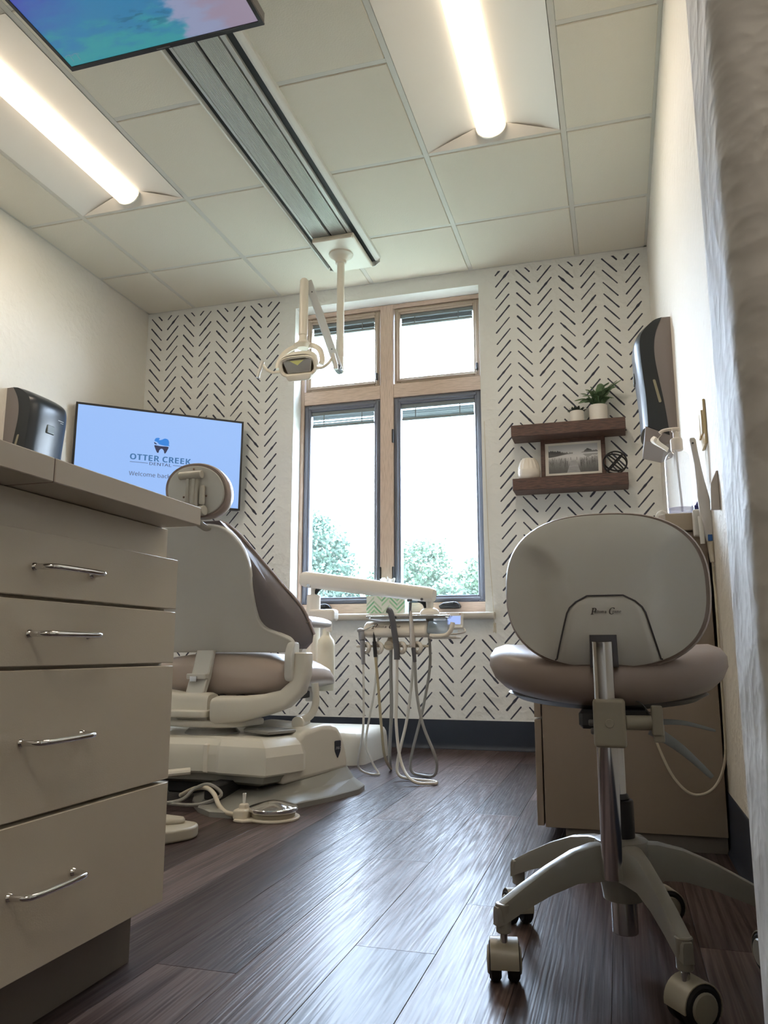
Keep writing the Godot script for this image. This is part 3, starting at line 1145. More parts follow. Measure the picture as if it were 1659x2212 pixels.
func build_wall_tv() -> void:
	var c := V(-2.512, 1.626, -3.902)
	var yaw := 0.715
	var tilt := 0.047
	var a := V(cos(yaw), 0, -sin(yaw))
	var n := V(sin(yaw) * cos(tilt), -sin(tilt), cos(yaw) * cos(tilt))
	var b := n.cross(a)
	var f := Transform3D(a, b, n, c)
	var t := thing("wall_television", "wide television in the left corner with a clinic welcome message on a pale blue screen", "television", c)
	var m := MB.new()
	m.X = f
	m.box(V(0, 0, -0.022), V(0.96, 0.55, 0.038), 0.006)
	m.rbox(V(0, -0.05, -0.055), V(0.5, 0.3, 0.05), 0.015, 3)
	part(t, "casing", m, M("tv_bezel", C(40, 38, 38), 0.35))
	m = MB.new()
	m.X = f
	rect_frame(m, -0.48, -0.275, 0.48, 0.275, 0.012, -0.004, 0.003, 0.001)
	part(t, "bezel", m, M("tv_bezel", C(40, 38, 38), 0.35))
	m = MB.new()
	m.X = f
	m.quad(V(-0.469, -0.264, 0.0005), V(0.469, -0.264, 0.0005), V(0.469, 0.264, 0.0005), V(-0.469, 0.264, 0.0005))
	part(t, "screen", m, glow("tv_screen_blue", Color(0.60, 0.745, 0.97), 0.76))
	# what the screen shows
	var blue := glow("screen_ink_blue", C(70, 130, 190), 0.55)
	var bright := glow("screen_ink_bright", C(48, 128, 214), 0.8)
	var dark := glow("screen_ink_dark", C(52, 56, 88), 0.6)
	m = MB.new()
	m.X = f * Transform3D(Basis(), V(0, 0, 0.0004))
	m.prism(PackedVector2Array(curve_2d([[-0.042, 0.098], [-0.036, 0.114], [-0.02, 0.118], [-0.012, 0.114], [-0.018, 0.104], [-0.002, 0.108], [0.016, 0.118], [0.034, 0.114], [0.042, 0.098], [0.041, 0.082], [0.046, 0.077], [0.02, 0.074], [-0.014, 0.08], [-0.02, 0.086], [-0.03, 0.094]])), 0.0003, 0.0006)
	part(t, "screen_logo", m, bright)
	m = MB.new()
	m.X = f * Transform3D(Basis(), V(0, 0, 0.0004))
	m.prism(PackedVector2Array(curve_2d([[-0.044, 0.09], [-0.034, 0.086], [-0.026, 0.078], [-0.04, 0.08]])), 0.0003, 0.0006)
	m.prism(PackedVector2Array(curve_2d([[-0.041, 0.072], [-0.01, 0.07], [0.039, 0.07], [0.034, 0.05], [0.024, 0.03], [0.018, 0.03], [0.014, 0.044], [0.006, 0.054], [-0.004, 0.054], [-0.012, 0.044], [-0.016, 0.03], [-0.024, 0.03], [-0.034, 0.05]])), 0.0003, 0.0006)
	part(t, "screen_logo", m, dark)
	fit_words(t, "OTTER CREEK", -0.173, 0.173, -0.0235, 0.0105, f, blue, true)
	fit_words(t, "DENTAL", -0.063, 0.062, -0.047, -0.030, f, dark, false)
	m = MB.new()
	m.X = f
	m.box(V(-0.1215, -0.0375, 0.001), V(0.101, 0.0022, 0.0006), 0.0001)
	part(t, "screen_rule", m, dark)
	m = MB.new()
	m.X = f
	m.box(V(0.1215, -0.0375, 0.001), V(0.101, 0.0022, 0.0006), 0.0001)
	part(t, "screen_rule", m, dark)
	fit_words(t, "Welcome back S", -0.173, 0.085, -0.117, -0.092, f, glow("screen_ink_grey", C(92, 100, 124), 0.6), false)
	m = MB.new()
	m.X = f
	m.box(V(-0.05, -0.02, -0.1), V(0.2, 0.2, 0.05), 0.004)
	m.X = Transform3D()
	m.tube(PackedVector3Array([c - n * 0.1, V(-2.75, 1.6, -4.05), V(-2.9, 1.6, -3.95)]), 0.022, 8)
	part(t, "wall_bracket", m, M("slot_black", Color()))

func curve_2d(pts: Array) -> Array:   # a closed smooth outline
	var out := []
	var n := pts.size()
	for i in n:
		var a := Vector2(pts[(i + n - 1) % n][0], pts[(i + n - 1) % n][1])
		var b := Vector2(pts[i][0], pts[i][1])
		var c := Vector2(pts[(i + 1) % n][0], pts[(i + 1) % n][1])
		var d := Vector2(pts[(i + 2) % n][0], pts[(i + 2) % n][1])
		for k in 3:
			var t := k / 3.0
			var q := b.cubic_interpolate(c, a, d, t)
			out.append(b.lerp(c, t).lerp(q, 0.7))
	return out

func fit_words(t: Node3D, text: String, x0: float, x1: float, y0: float, y1: float, f: Transform3D, mat: Material, bold: bool) -> void:
	var o := words(t, "screen_lettering", text, 0.05, Transform3D(), mat, false, 0.0, 0.0005, bold)
	var bb := o.mesh.get_aabb()
	var lo: Vector3 = bb.position + base[t]
	var sx := (x1 - x0) / bb.size.x
	var sy := (y1 - y0) / bb.size.y
	var want := f * Transform3D(Basis(V(sx, 0, 0), V(0, sy, 0), V(0, 0, 1)), V(x0 - lo.x * sx, y0 - lo.y * sy, 0.0008))
	o.free()
	words(t, "screen_lettering", text, 0.05, want, mat, false, 0.0, 0.0005, bold)

# ---------------------------------------------------------------- cabinets
func pull(parent: Node3D, y: float, z0: float, z1: float, x: float) -> void:
	var m := MB.new()
	m.tube(curve([V(x, y, z0), V(x + 0.012, y, z0), V(x + 0.026, y, z0 - 0.006), V(x + 0.03, y, z0 - 0.022), V(x + 0.031, y, (z0 + z1) / 2), V(x + 0.03, y, z1 + 0.022), V(x + 0.026, y, z1 + 0.006), V(x + 0.012, y, z1), V(x, y, z1)], 5), 0.0042, 12)
	for z in [z0, z1]:
		m.cyl(V(x, y, z), V(x + 0.006, y, z), 0.0065, 0.005, 14)
	part(parent, "handle", m, M("chrome", Color()), "chrome bow handle")

func build_left_cabinet() -> void:
	var lam := M("laminate", Color())
	var t := thing("drawer_cabinet", "taupe laminate cabinet with four drawers and chrome bow handles in the left foreground", "cabinet", V(-1.06, 0, -0.9))
	var m := MB.new()
	m.box(V(-1.075, 0.4185, -0.9), V(0.58, 0.637, 0.71), 0.001)
	part(t, "body", m, lam)
	m = MB.new()
	m.box(V(-1.08, 0.05, -0.9), V(0.52, 0.1, 0.71), 0.001)
	part(t, "toe_kick", m, M("kick", Color()))
	for k in [[0.591, 0.680, 0.631], [0.4965, 0.586, 0.540], [0.299, 0.4915, 0.3975], [0.10, 0.2935, 0.207]]:
		m = MB.new()
		m.box(V(-0.774, (k[0] + k[1]) / 2, -0.9525), V(0.02, k[1] - k[0], 0.615), 0.0012)
		var d := part(t, "drawer", m, lam)
		pull(d, k[2], -0.892, -1.016, -0.764)
	# worktop with a built-up edge, lying on the cabinet
	t = thing("countertop", "taupe laminate countertop lying on the drawer cabinet, with a seam in its thick edge", "countertop", V(-1.05, 0.738, -0.9))
	m = MB.new()
	m.box(V(-1.045, 0.7545, -1.0475), V(0.67, 0.033, 0.385), 0.0012)
	m.box(V(-1.045, 0.7545, -0.697), V(0.67, 0.033, 0.312), 0.0012)
	part(t, "worktop", m, M("laminate_top", Color()))
	m = MB.new()
	m.box(V(-1.045, 0.7545, -0.854), V(0.668, 0.0325, 0.002), 0.0002)
	part(t, "seam", m, M("laminate_joint", Color()), "brown seam line")

func build_right_cabinet() -> void:
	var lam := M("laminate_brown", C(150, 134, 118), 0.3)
	var z := -2.3
	var t := thing("base_cabinet", "taupe laminate base cabinet against the right wall, behind the stool", "cabinet", V(0.0, 0, -3.0))
	var m := MB.new()
	m.box(V(0.014, 0.442, -3.0), V(0.464, 0.80, 1.4), 0.001)
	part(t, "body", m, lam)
	m = MB.new()
	m.box(V(0.04, 0.02, -3.0), V(0.41, 0.043, 1.38), 0.001)
	part(t, "toe_kick", m, M("kick", Color()))
	for k in [[0.045, 0.328], [0.334, 0.83]]:
		m = MB.new()
		m.box(V(-0.2305, (k[0] + k[1]) / 2, -3.0), V(0.018, k[1] - k[0], 1.4), 0.0012)
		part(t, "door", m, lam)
	t = thing("countertop", "tan laminate countertop with a clipped corner on the base cabinet by the right wall", "countertop", V(0.05, 0.842, -3.0))
	m = MB.new()
	m.X = plan(0)
	m.prism(poly([0.252, -2.285, 0.14, -2.285, -0.25, -2.86, -0.25, -3.72, 0.252, -3.72]), 0.845, 0.893, 0.0015)
	part(t, "worktop", m, M("laminate_edge", Color()))
	m = MB.new()
	m.box(V(0.228, 0.869, -2.2845), V(0.0016, 0.047, 0.002), 0.0002)
	part(t, "seam", m, M("laminate_joint", Color()))

# ---------------------------------------------------------------- stool
func build_stool() -> void:
	var c := V(-0.014, 0, -1.497)
	var t := thing("swivel_stool", "wheeled stool with grey shell backrest, round taupe seat and chrome bar in the right foreground", "stool", c)
	var cream := M("stool_cream", C(152, 145, 128), 0.35)
	var basem := M("stool_base", C(134, 130, 120), 0.28)
	# five-armed base
	for k in 5:
		var a := deg_to_rad(70.0 + 72.0 * k)
		var d := V(cos(a), 0, sin(a))
		var w := V(-sin(a), 0, cos(a))
		var rings := []
		for q in [[0.02, 0.194, 0.06, 0.021], [0.06, 0.194, 0.058, 0.017], [0.10, 0.186, 0.05, 0.0135], [0.15, 0.166, 0.042, 0.0125], [0.20, 0.141, 0.034, 0.013], [0.236, 0.121, 0.03, 0.013], [0.25, 0.113, 0.028, 0.008]]:
			var p: Vector3 = c + d * q[0] + V(0, q[1], 0)
			var r := PackedVector3Array()
			for s in [[-1.0, -1.0], [-0.92, -0.25], [-0.75, -0.04], [-0.4, 0.0], [0.4, 0.0], [0.75, -0.04], [0.92, -0.25], [1.0, -1.0]]:
				r.append(p + w * (s[0] * q[3]) + V(0, s[1] * q[2], 0))
			rings.append(r)
		var m := MB.new()
		m.loft(rings)
		var e: Vector3 = c + d * 0.236
		m.cyl(e + V(0, 0.118, 0), e + V(0, 0.074, 0), 0.0128, 0.012, 18)
		var leg := part(t, "base_arm", m, basem, "", 28.0)
		# caster
		var turn: float = [2.75, 2.35, 1.2, 0.35, 1.9][k]
		if k == 0:
			turn = 0.62
		if k == 1:
			turn = 1.75
		if k == 2:
			turn = 2.0
		var ax := V(sin(turn), 0, cos(turn))         # axle direction
		var fw := V(cos(turn), 0, -sin(turn))
		var hub := e + fw * 0.010 + V(0, 0.0305, 0)
		m = MB.new()
		m.cyl(e + V(0, 0.078, 0), e + V(0, 0.058, 0), 0.006, 0.006, 12)
		var cast := part(leg, "caster_stem", m, M("steel", Color()))
		for s in [-1.0, 1.0]:
			m = MB.new()
			m.X = Transform3D(fw, ax, V(0, 1, 0), hub + ax * (s * 0.0145))
			m.lathe([Vector2(0.0, -0.0095), Vector2(0.026, -0.0095), Vector2(0.0303, -0.006), Vector2(0.0305, 0.006), Vector2(0.026, 0.0095), Vector2(0.0, 0.0095)], 28, false)
			part(leg, "wheel", m, M("black_rubber", Color()))
		m = MB.new()
		var hood := PackedVector2Array()
		for i in 17:
			var an := lerpf(-0.45, 3.3, i / 16.0)
			hood.append(Vector2(cos(an), sin(an)) * 0.033)
		for i in 17:
			var an := lerpf(3.3, -0.45, i / 16.0)
			hood.append(Vector2(cos(an), sin(an)) * 0.0308)
		m.X = Transform3D(fw, V(0, 1, 0), ax, hub)
		m.prism(hood, -0.0225, 0.0225, 0.0006)
		part(leg, "wheel_hood", m, cream)
		for s in [-1.0, 1.0]:
			m = MB.new()
			m.X = Transform3D(fw, ax * s, V(0, 1, 0), hub + ax * (s * 0.024))
			m.lathe([Vector2(0.021, -0.001), Vector2(0.0215, 0.0005), Vector2(0.019, 0.003), Vector2(0.0, 0.0045)], 24, false)
			part(leg, "wheel_cap", m, cream)
	var m := MB.new()
	m.X = Transform3D(Basis(), c)
	m.lathe([Vector2(0.0, 0.10), Vector2(0.034, 0.10), Vector2(0.038, 0.13), Vector2(0.047, 0.175), Vector2(0.044, 0.196), Vector2(0.03, 0.2), Vector2(0.0, 0.2)], 28, false)
	part(t, "hub", m, basem)
	m = MB.new()
	m.cyl(c + V(0, 0.105, 0), c + V(0, 0.045, 0), 0.0215, 0.0215, 22)
	part(t, "cylinder_end", m, M("steel", Color()))
	m = MB.new()
	m.cyl(c + V(0, 0.195, 0), c + V(0, 0.262, 0), 0.024, 0.024, 22)
	m.cyl(c + V(0, 0.262, 0), c + V(0, 0.272, 0), 0.018, 0.016, 22)
	part(t, "gas_cylinder", m, M("black_plastic", Color()))
	m = MB.new()
	m.cyl(c + V(0, 0.27, 0), c + V(0, 0.44, 0), 0.013, 0.013, 18)
	part(t, "piston", m, M("chrome", Color()))
	# seat
	var sc := c + V(-0.014, 0, -0.03)
	var rings := []
	for q in [[0.432, 0.12], [0.434, 0.155], [0.442, 0.183], [0.456, 0.201], [0.474, 0.21], [0.492, 0.209], [0.506, 0.2], [0.516, 0.18], [0.52, 0.14], [0.518, 0.09], [0.516, 0.03]]:
		var r := PackedVector3Array()
		for i in 48:
			var a := TAU * i / 48
			var x: float = q[1] * cos(a) * 1.0
			var z: float = q[1] * sin(a) * 0.93
			r.append(sc + V(x, q[0] + 0.018 * pow(x / 0.21, 2) - 0.012 * maxf(0, z) / 0.2, z))
		rings.append(r)
	m = MB.new()
	m.loft(rings)
	part(t, "seat", m, M("vinyl", Color()), "round taupe vinyl seat", 60.0)
	m = MB.new()
	rings = []
	for q in [[0.419, 0.10], [0.421, 0.155], [0.43, 0.176], [0.436, 0.17]]:
		var r := PackedVector3Array()
		for i in 48:
			var a := TAU * i / 48
			var x: float = q[1] * cos(a)
			r.append(sc + V(x, q[0] + 0.018 * pow(x / 0.21, 2), q[1] * sin(a) * 0.9))
		rings.append(r)
	m.loft(rings)
	part(t, "seat_pan", m, M("pan_grey", C(104, 104, 102), 0.4))
	m = MB.new()
	m.box(c + V(0, 0.408, 0.05), V(0.11, 0.03, 0.2), 0.006)
	part(t, "mechanism", m, M("black_plastic", Color()))
	# two paddles under the seat on the right
	for k in [[V(0.06, 0.395, 0.01), V(0.165, 0.382, 0.0), 0.006], [V(0.06, 0.385, 0.03), V(0.155, 0.305, 0.0), 0.011]]:
		m = MB.new()
		m.tube(curve([c + k[0], c + (k[0] + k[1]) / 2 + V(0, 0.006, 0), c + k[1]], 5), [k[2], k[2] * 0.9, k[2] * 0.85, k[2] * 0.8, k[2] * 0.75, k[2] * 0.7, k[2] * 0.62, k[2] * 0.55, k[2] * 0.5, k[2] * 0.45, k[2] * 0.35], 10, V(0, 0, 1), 0.45)
		part(t, "seat_lever", m, M("lever_grey", C(150, 154, 152), 0.25))
	# chrome bar of the backrest, its clamp and knob
	m = MB.new()
	m.X = Transform3D(Basis(), V(0, 0, 0))
	m.tube(curve([V(-0.0265, 0.532, -1.312), V(-0.0265, 0.5, -1.315), V(-0.0265, 0.38, -1.322), V(-0.027, 0.27, -1.34), V(-0.0275, 0.165, -1.36)], 5), 0.0160, 20, V(0, 0, 1), 0.6)
	part(t, "backrest_bar", m, M("bar_chrome", C(222, 222, 222), 0.16, 1.0), "chrome oval bar")
	m = MB.new()
	m.rbox(V(-0.0205, 0.406, -1.322), V(0.049, 0.074, 0.036), 0.006, 3)
	var cl := part(t, "clamp", m, cream)
	m = MB.new()
	m.cyl(V(-0.0205, 0.406, -1.305), V(-0.0205, 0.406, -1.3025), 0.007, 0.0068, 20, 0.0006)
	part(cl, "button", m, M("stool_cream", Color()))
	m = MB.new()
	m.cyl(V(-0.044, 0.405, -1.325), V(-0.053, 0.405, -1.325), 0.005)
	m.cyl(V(-0.044, 0.392, -1.325), V(-0.05, 0.392, -1.325), 0.005)
	part(cl, "bolt_end", m, M("grey_rubber", Color()))
	m = MB.new()
	m.cyl(V(0.003, 0.406, -1.33), V(0.045, 0.406, -1.335), 0.0112, 0.0115, 20)
	part(t, "clamp_rod", m, cream)
	m = MB.new()
	m.rbox(V(0.051, 0.41, -1.335), V(0.017, 0.045, 0.026), 0.003, 2)
	m.rbox(V(0.0525, 0.391, -1.337), V(0.0165, 0.028, 0.022), 0.003, 2)
	part(t, "clamp_knob", m, cream)
	m = MB.new()
	m.X = Transform3D(Vector3(1, 0, 0), Vector3(0, 1, 0), Vector3(0, 0, 1), V(0, 0, -1.36))
	m.prism(rounded(poly([-0.005, 0.42, 0.05, 0.42, 0.05, 0.405, 0.03, 0.437, 0.005, 0.442]), 0.01, 3), -0.004, 0.004, 0.001)
	part(t, "back_bracket", m, M("grey_rubber", Color()))
	# backrest: grey shell with two hollows, pad behind it
	var bc := V(-0.0215, 0.6165, -1.345)
	var bw := 0.158
	var bh := 0.125
	m = MB.new()
	rings = []
	for k in 15:
		var tt := maxf(k / 14.0, 0.001)
		var r := PackedVector3Array()
		for p in ell(Vector3.ZERO, V(bw * tt, 0, 0), V(0, bh * tt, 0), 2.55, 88):
			r.append(stool_back(bc, p.x, p.y, bw, bh))
		rings.append(r)
	rings.append(ell(bc + V(0, 0, -0.012), V(bw * 0.985, 0, 0), V(0, bh * 0.985, 0), 2.55, 88))
	m.loft(rings)
	part(t, "backrest_shell", m, M("chair_shell", Color()), "moulded grey shell", 50.0)
	m = MB.new()
	rings = []
	for q in [[0.0, 0.99], [0.004, 1.02], [-0.004, 1.04], [-0.016, 1.042], [-0.026, 1.02], [-0.034, 0.96], [-0.04, 0.8], [-0.042, 0.3]]:
		rings.append(ell(bc + V(0.003, 0, q[0] - 0.008), V(bw * q[1], 0, 0), V(0, bh * q[1], 0), 2.55, 60))
	m.loft(rings)
	part(t, "backrest_pad", m, M("vinyl", Color()), "taupe vinyl pad edge", 50.0)
	# raised centre panel of the shell, with the maker's name and a dark plate as the shade in the bar notch
	var rows := []
	for j in 13:
		var v := j / 12.0
		var y := lerpf(-0.1215, -0.012, v)
		var half := lerpf(0.083, 0.053, v) * (1.0 if v < 0.75 else sqrt(maxf(0.0, 1.0 - pow((v - 0.75) / 0.25, 2) * 0.72)))
		var r := PackedVector3Array()
		for i in 25:
			var x := lerpf(-half, half, i / 24.0) + 0.003
			var e := 1.0 - pow(absf(i - 12.0) / 12.0, 14)
			r.append(stool_back(bc, x, maxf(y, -bh * 0.985 * pow(maxf(0, 1 - pow(absf(x) / bw, 2.55)), 1 / 2.55)), bw, bh) + V(0, 0, -0.0008 + 0.0042 * minf(1, e * 1.2) * minf(1, (1 - v) * 9 + 0.05)))
		rows.append(r)
	m = MB.new()
	m.sheet(rows, V(0, 0, -0.006))
	var pn := part(t, "back_panel", m, M("chair_shell", Color()), "", 50.0)
	var gro := MB.new()
	var gp := []
	for r in rows.slice(0, 12):
		gp.append(r[0] + V(-0.0006, 0, 0.0022))
	var last: PackedVector3Array = rows[12]
	for i in range(0, 25, 3):
		gp.append(last[i] + V(0, 0.0006, 0.0022))
	var rev := rows.slice(0, 12)
	rev.reverse()
	for r in rev:
		gp.append(r[24] + V(0.0006, 0, 0.0022))
	gro.tube(PackedVector3Array(gp), 0.0013, 6)
	part(pn, "groove_shade_line", gro, M("groove_shade_and_screw", C(70, 68, 72), 0.6))  # dark raised line painted as the edge shade of the groove
	m = MB.new()
	m.X = Transform3D(Basis(), bc + V(-0.003, 0, 0))
	m.prism(poly([-0.022, -0.125, 0.022, -0.125, 0.021, -0.074, -0.021, -0.074]), 0.0, 0.0275, 0.001)
	part(pn, "bar_notch_shade", m, M("groove_shade_and_screw", Color()))  # dark plate in place of a cut-out, painted as its inner shade
	maker_name(pn, Transform3D(Basis(), bc + V(-0.022, -0.042, 0.0303)), 0.0098, M("script_ink", Color()))

func stool_back(bc: Vector3, x: float, y: float, bw: float, bh: float) -> Vector3:
	var t := pow(pow(absf(x) / bw, 2.55) + pow(absf(y) / bh, 2.55), 1.0 / 2.55)
	var z := 0.026 * (1.0 - pow(minf(t, 1.0), 4.0))
	var ax := absf(x)
	# hollows at either side, their crest curving in towards the middle and back out at the foot
	var crest := 0.066 + 11.0 * pow(maxf(0, y - 0.015), 2.0) + 2.0 * pow(maxf(0, -0.03 - y), 2.0)
	var hollow := smoothstep(crest - 0.004, crest + 0.036, ax)
	z -= 0.023 * hollow * (1.0 - pow(minf(t, 1.0), 5.0))
	return bc + V(x, y, z)

# ---------------------------------------------------------------- treatment chair
func build_chair() -> void:
	var t := thing("dental_chair", "grey and taupe dental treatment chair with round headrest, in the middle of the room", "dental chair", V(-1.4, 0, -2.8))
	var sh := M("chair_shell", Color())
	var pl := M("unit_plastic", Color())
	var xc := -1.415
	# backrest: upholstery that widens downwards, and the flat shell on its back
	var rings := []
	for q in [[0.525, 0.235, 0.262, 0.10], [0.55, 0.245, 0.285, 0.115], [0.58, 0.25, 0.293, 0.12], [0.63, 0.235, 0.28, 0.122], [0.68, 0.215, 0.26, 0.122], [0.77, 0.17, 0.192, 0.118], [0.87, 0.125, 0.118, 0.11], [0.92, 0.10, 0.085, 0.10], [0.955, 0.08, 0.058, 0.085], [0.985, 0.05, 0.03, 0.06]]:
		var y: float = q[0]
		var zb := -2.75 + 0.48 * (y - 0.515)
		var hs: float = q[1]
		var ho: float = q[2]
		var d: float = q[3]
		var r := PackedVector3Array()
		for p in [[-hs * 0.8, -0.012], [0.0, -0.012], [hs * 0.8, -0.012], [lerpf(hs, ho, 0.45) * 0.95, -0.02 - d * 0.18], [ho * 0.98, -0.02 - d * 0.6], [ho, -0.02 - d * 0.85], [ho * 0.97, -0.02 - d], [ho * 0.75, -0.02 - d * 0.93], [0.0, -0.02 - d * 0.62], [-ho * 0.75, -0.02 - d * 0.93], [-ho * 0.97, -0.02 - d], [-ho, -0.02 - d * 0.85], [-ho * 0.98, -0.02 - d * 0.6], [-lerpf(hs, ho, 0.45) * 0.95, -0.02 - d * 0.18]]:
			r.append(V(xc + p[0], y, zb + p[1]))
		rings.append(r)
	var m := MB.new()
	m.loft(rings)
	var up := part(t, "backrest", m, M("vinyl_shaded", Color()), "taupe vinyl upholstery", 50.0)
	# seam across the lower side of the upholstery
	m = MB.new()
	m.tube(curve([V(xc + 0.225, 0.605, -2.755), V(xc + 0.26, 0.618, -2.78), V(xc + 0.285, 0.625, -2.81)], 4), 0.0022, 6)
	part(up, "seam", m, M("piping", Color()))
	# piping along the wing edge
	m = MB.new()
	m.tube(curve([V(xc - 0.02, 0.992, -2.60), V(xc + 0.03, 0.984, -2.605), V(xc + 0.062, 0.955, -2.635), V(xc + 0.09, 0.92, -2.655), V(xc + 0.122, 0.87, -2.695), V(xc + 0.196, 0.77, -2.747), V(xc + 0.264, 0.68, -2.793), V(xc + 0.297, 0.58, -2.838)], 4), 0.006, 8)
	part(up, "piping", m, M("vinyl", Color()))
	m = MB.new()
	var out := poly([-0.30, 0.512, 0.222, 0.512, 0.252, 0.535, 0.238, 0.562, 0.19, 0.582, 0.145, 0.598, 0.122, 0.625, 0.116, 0.67, 0.116, 0.75, 0.124, 0.80, 0.122, 0.85, 0.108, 0.89, 0.078, 0.937, 0.035, 0.965, -0.02, 0.973, -0.20, 0.972, -0.26, 0.95, -0.285, 0.88, -0.295, 0.75, -0.30, 0.62, -0.305, 0.57, -0.31, 0.54])
	var tilt := sqrt(1 + 0.48 * 0.48)
	m.X = Transform3D(Vector3(1, 0, 0), Vector3(0, 1, 0.48), Vector3(0, -0.48 / tilt, 1 / tilt), V(xc + 0.01, 0, -2.75 - 0.515 * 0.48))
	m.prism(rounded(out, 0.03, 3), -0.018, 0.006, 0.006, 3)
	part(t, "back_shell", m, sh, "flat grey shell")
	# headrest and its bracket
	var hc := V(-1.425, 1.078, -2.452)
	rings = []
	for q in [[0.0, 0.9], [0.004, 0.955], [-0.006, 0.995], [-0.02, 1.0], [-0.04, 0.97], [-0.058, 0.88], [-0.068, 0.7], [-0.072, 0.3]]:
		var r := PackedVector3Array()
		for p in ell(V(0, 0, 0), V(0.129 * q[1], 0, 0), V(0, 0.098 * q[1], 0), 2.15, 44):
			r.append(hc + V(p.x + 0.02 * (p.y / 0.1) * -0.35, p.y * (1.06 if p.y > 0 else 0.98), q[0] + p.y * 0.18))
		rings.append(r)
	m = MB.new()
	m.loft(rings)
	var hr := part(t, "headrest", m, M("vinyl", Color()), "round taupe headrest", 55.0)
	m = MB.new()
	rings = []
	for q in [[-0.004, 0.86], [0.006, 0.87], [0.0085, 0.85], [0.0095, 0.5]]:
		var r := PackedVector3Array()
		for p in ell(V(0, 0, 0), V(0.129 * q[1], 0, 0), V(0, 0.098 * q[1], 0), 2.15, 44):
			r.append(hc + V(p.x - 0.007 * (p.y / 0.1), p.y * (1.06 if p.y > 0 else 0.98), q[0] + p.y * 0.18))
		rings.append(r)
	m.loft(rings)
	part(hr, "headrest_plate", m, sh)
	for k in [V(-0.047, -0.018, 0.012), V(0.043, -0.018, 0.012), V(0.0, 0.078, 0.03)]:
		m = MB.new()
		m.cyl(hc + k + V(0, 0, -0.006), hc + k + V(0, 0, -0.001), 0.004, 0.0035, 10)
		part(hr, "screw", m, M("screw_brown", C(120, 96, 86), 0.5))
	m = MB.new()
	m.rbox(hc + V(-0.004, -0.01, 0.022), V(0.05, 0.14, 0.022), 0.006, 3)
	for x in [-0.018, 0.004]:
		m.rbox(hc + V(x, -0.01, 0.034), V(0.012, 0.135, 0.006), 0.002, 2)
	m.cyl(hc + V(-0.053, 0.055, 0.03), hc + V(0.038, 0.055, 0.034), 0.0145, 0.0145, 20)
	part(t, "headrest_bracket", m, M("bracket_plastic", C(176, 172, 160), 0.4))
	m = MB.new()
	m.rbox(hc + V(0.036, -0.018, 0.024), V(0.02, 0.072, 0.018), 0.008, 3)
	part(t, "headrest_lever", m, M("bracket_plastic", Color()))
	m = MB.new()
	m.cyl(hc + V(-0.01, -0.078, 0.022), hc + V(0.052, -0.074, 0.03), 0.017, 0.018, 20)
	m.tube(curve([hc + V(-0.002, -0.06, 0.02), hc + V(-0.002, -0.10, 0.0), V(-1.425, 0.955, -2.54)], 4), 0.02, 12, V(0, 0, 1), 0.4)
	part(t, "headrest_hinge", m, M("bracket_plastic", Color()))
	# seat and leg rest: one long pad
	rings = []
	for q in [[-2.69, 0.26, 0.425, 0.03, -1.46], [-2.705, 0.29, 0.425, 0.06, -1.46], [-2.75, 0.305, 0.425, 0.08, -1.46], [-2.85, 0.305, 0.427, 0.087, -1.455], [-2.95, 0.30, 0.43, 0.08, -1.445], [-3.05, 0.28, 0.428, 0.07, -1.43], [-3.15, 0.25, 0.418, 0.055, -1.41], [-3.22, 0.23, 0.402, 0.042, -1.405], [-3.27, 0.21, 0.388, 0.03, -1.40], [-3.29, 0.18, 0.38, 0.015, -1.40]]:
		rings.append(ell(V(q[4], q[2], q[0]), V(q[1], 0, 0), V(0, q[3], 0), 2.6, 40))
	m = MB.new()
	m.loft(rings)
	part(t, "seat", m, M("vinyl_seat", Color()), "long taupe vinyl seat and leg rest", 60.0)
	m = MB.new()
	m.X = plan(0)
	m.prism(rounded(poly([xc - 0.15, -2.75, xc + 0.17, -2.75, xc + 0.16, -3.18, xc - 0.14, -3.18]), 0.05, 4), 0.325, 0.352, 0.004, 2)
	m.X = Transform3D()
	part(t, "seat_frame", m, M("slot_black", Color()))
	for x in [-0.02, 0.06, 0.10]:
		m = MB.new()
		m.cyl(V(xc + x, 0.345, -2.68), V(xc + x, 0.345, -2.75), 0.014)
		part(t, "frame_rod", m, M("slot_black", Color()))
	# yoke that carries the backrest: a bar across, curving up at the right to the hinge
	m = MB.new()
	rings = []
	for q in [[-1.375, 0.312, 0.048, 0.05, 0.0], [-1.36, 0.312, 0.056, 0.05, 0.0], [-1.27, 0.318, 0.05, 0.045, 0.05], [-1.20, 0.33, 0.043, 0.042, 0.15], [-1.14, 0.35, 0.038, 0.04, 0.4], [-1.10, 0.39, 0.036, 0.038, 0.95], [-1.085, 0.44, 0.034, 0.036, 1.4], [-1.083, 0.49, 0.033, 0.034, 1.55], [-1.083, 0.512, 0.032, 0.033, 1.57], [-1.083, 0.516, 0.027, 0.028, 1.57]]:
		var n := V(-sin(q[4]), cos(q[4]), 0)
		rings.append(ell(V(q[0] - 0.03, q[1] - 0.004, -2.62 - 0.10 * smoothstep(-1.3, -1.08, q[0])), n * q[2] * 0.9, V(0, 0, q[3]), 4.0, 28))
	m.loft(rings)
	part(t, "backrest_yoke", m, pl)
	m = MB.new()
	rings = []
	for q in [[-1.43, 0.312, 0.05], [-1.445, 0.312, 0.056], [-1.55, 0.318, 0.05], [-1.68, 0.36, 0.04], [-1.74, 0.43, 0.036], [-1.745, 0.51, 0.034]]:
		var up_ := smoothstep(-1.6, -1.73, q[0]) * 1.5
		rings.append(ell(V(q[0], q[1], -2.64), V(sin(up_), cos(up_), 0) * q[2], V(0, 0, 0.045), 4.0, 24))
	m.loft(rings)
	part(t, "backrest_yoke", m, pl)
	# the strap-like link in the middle
	m = MB.new()
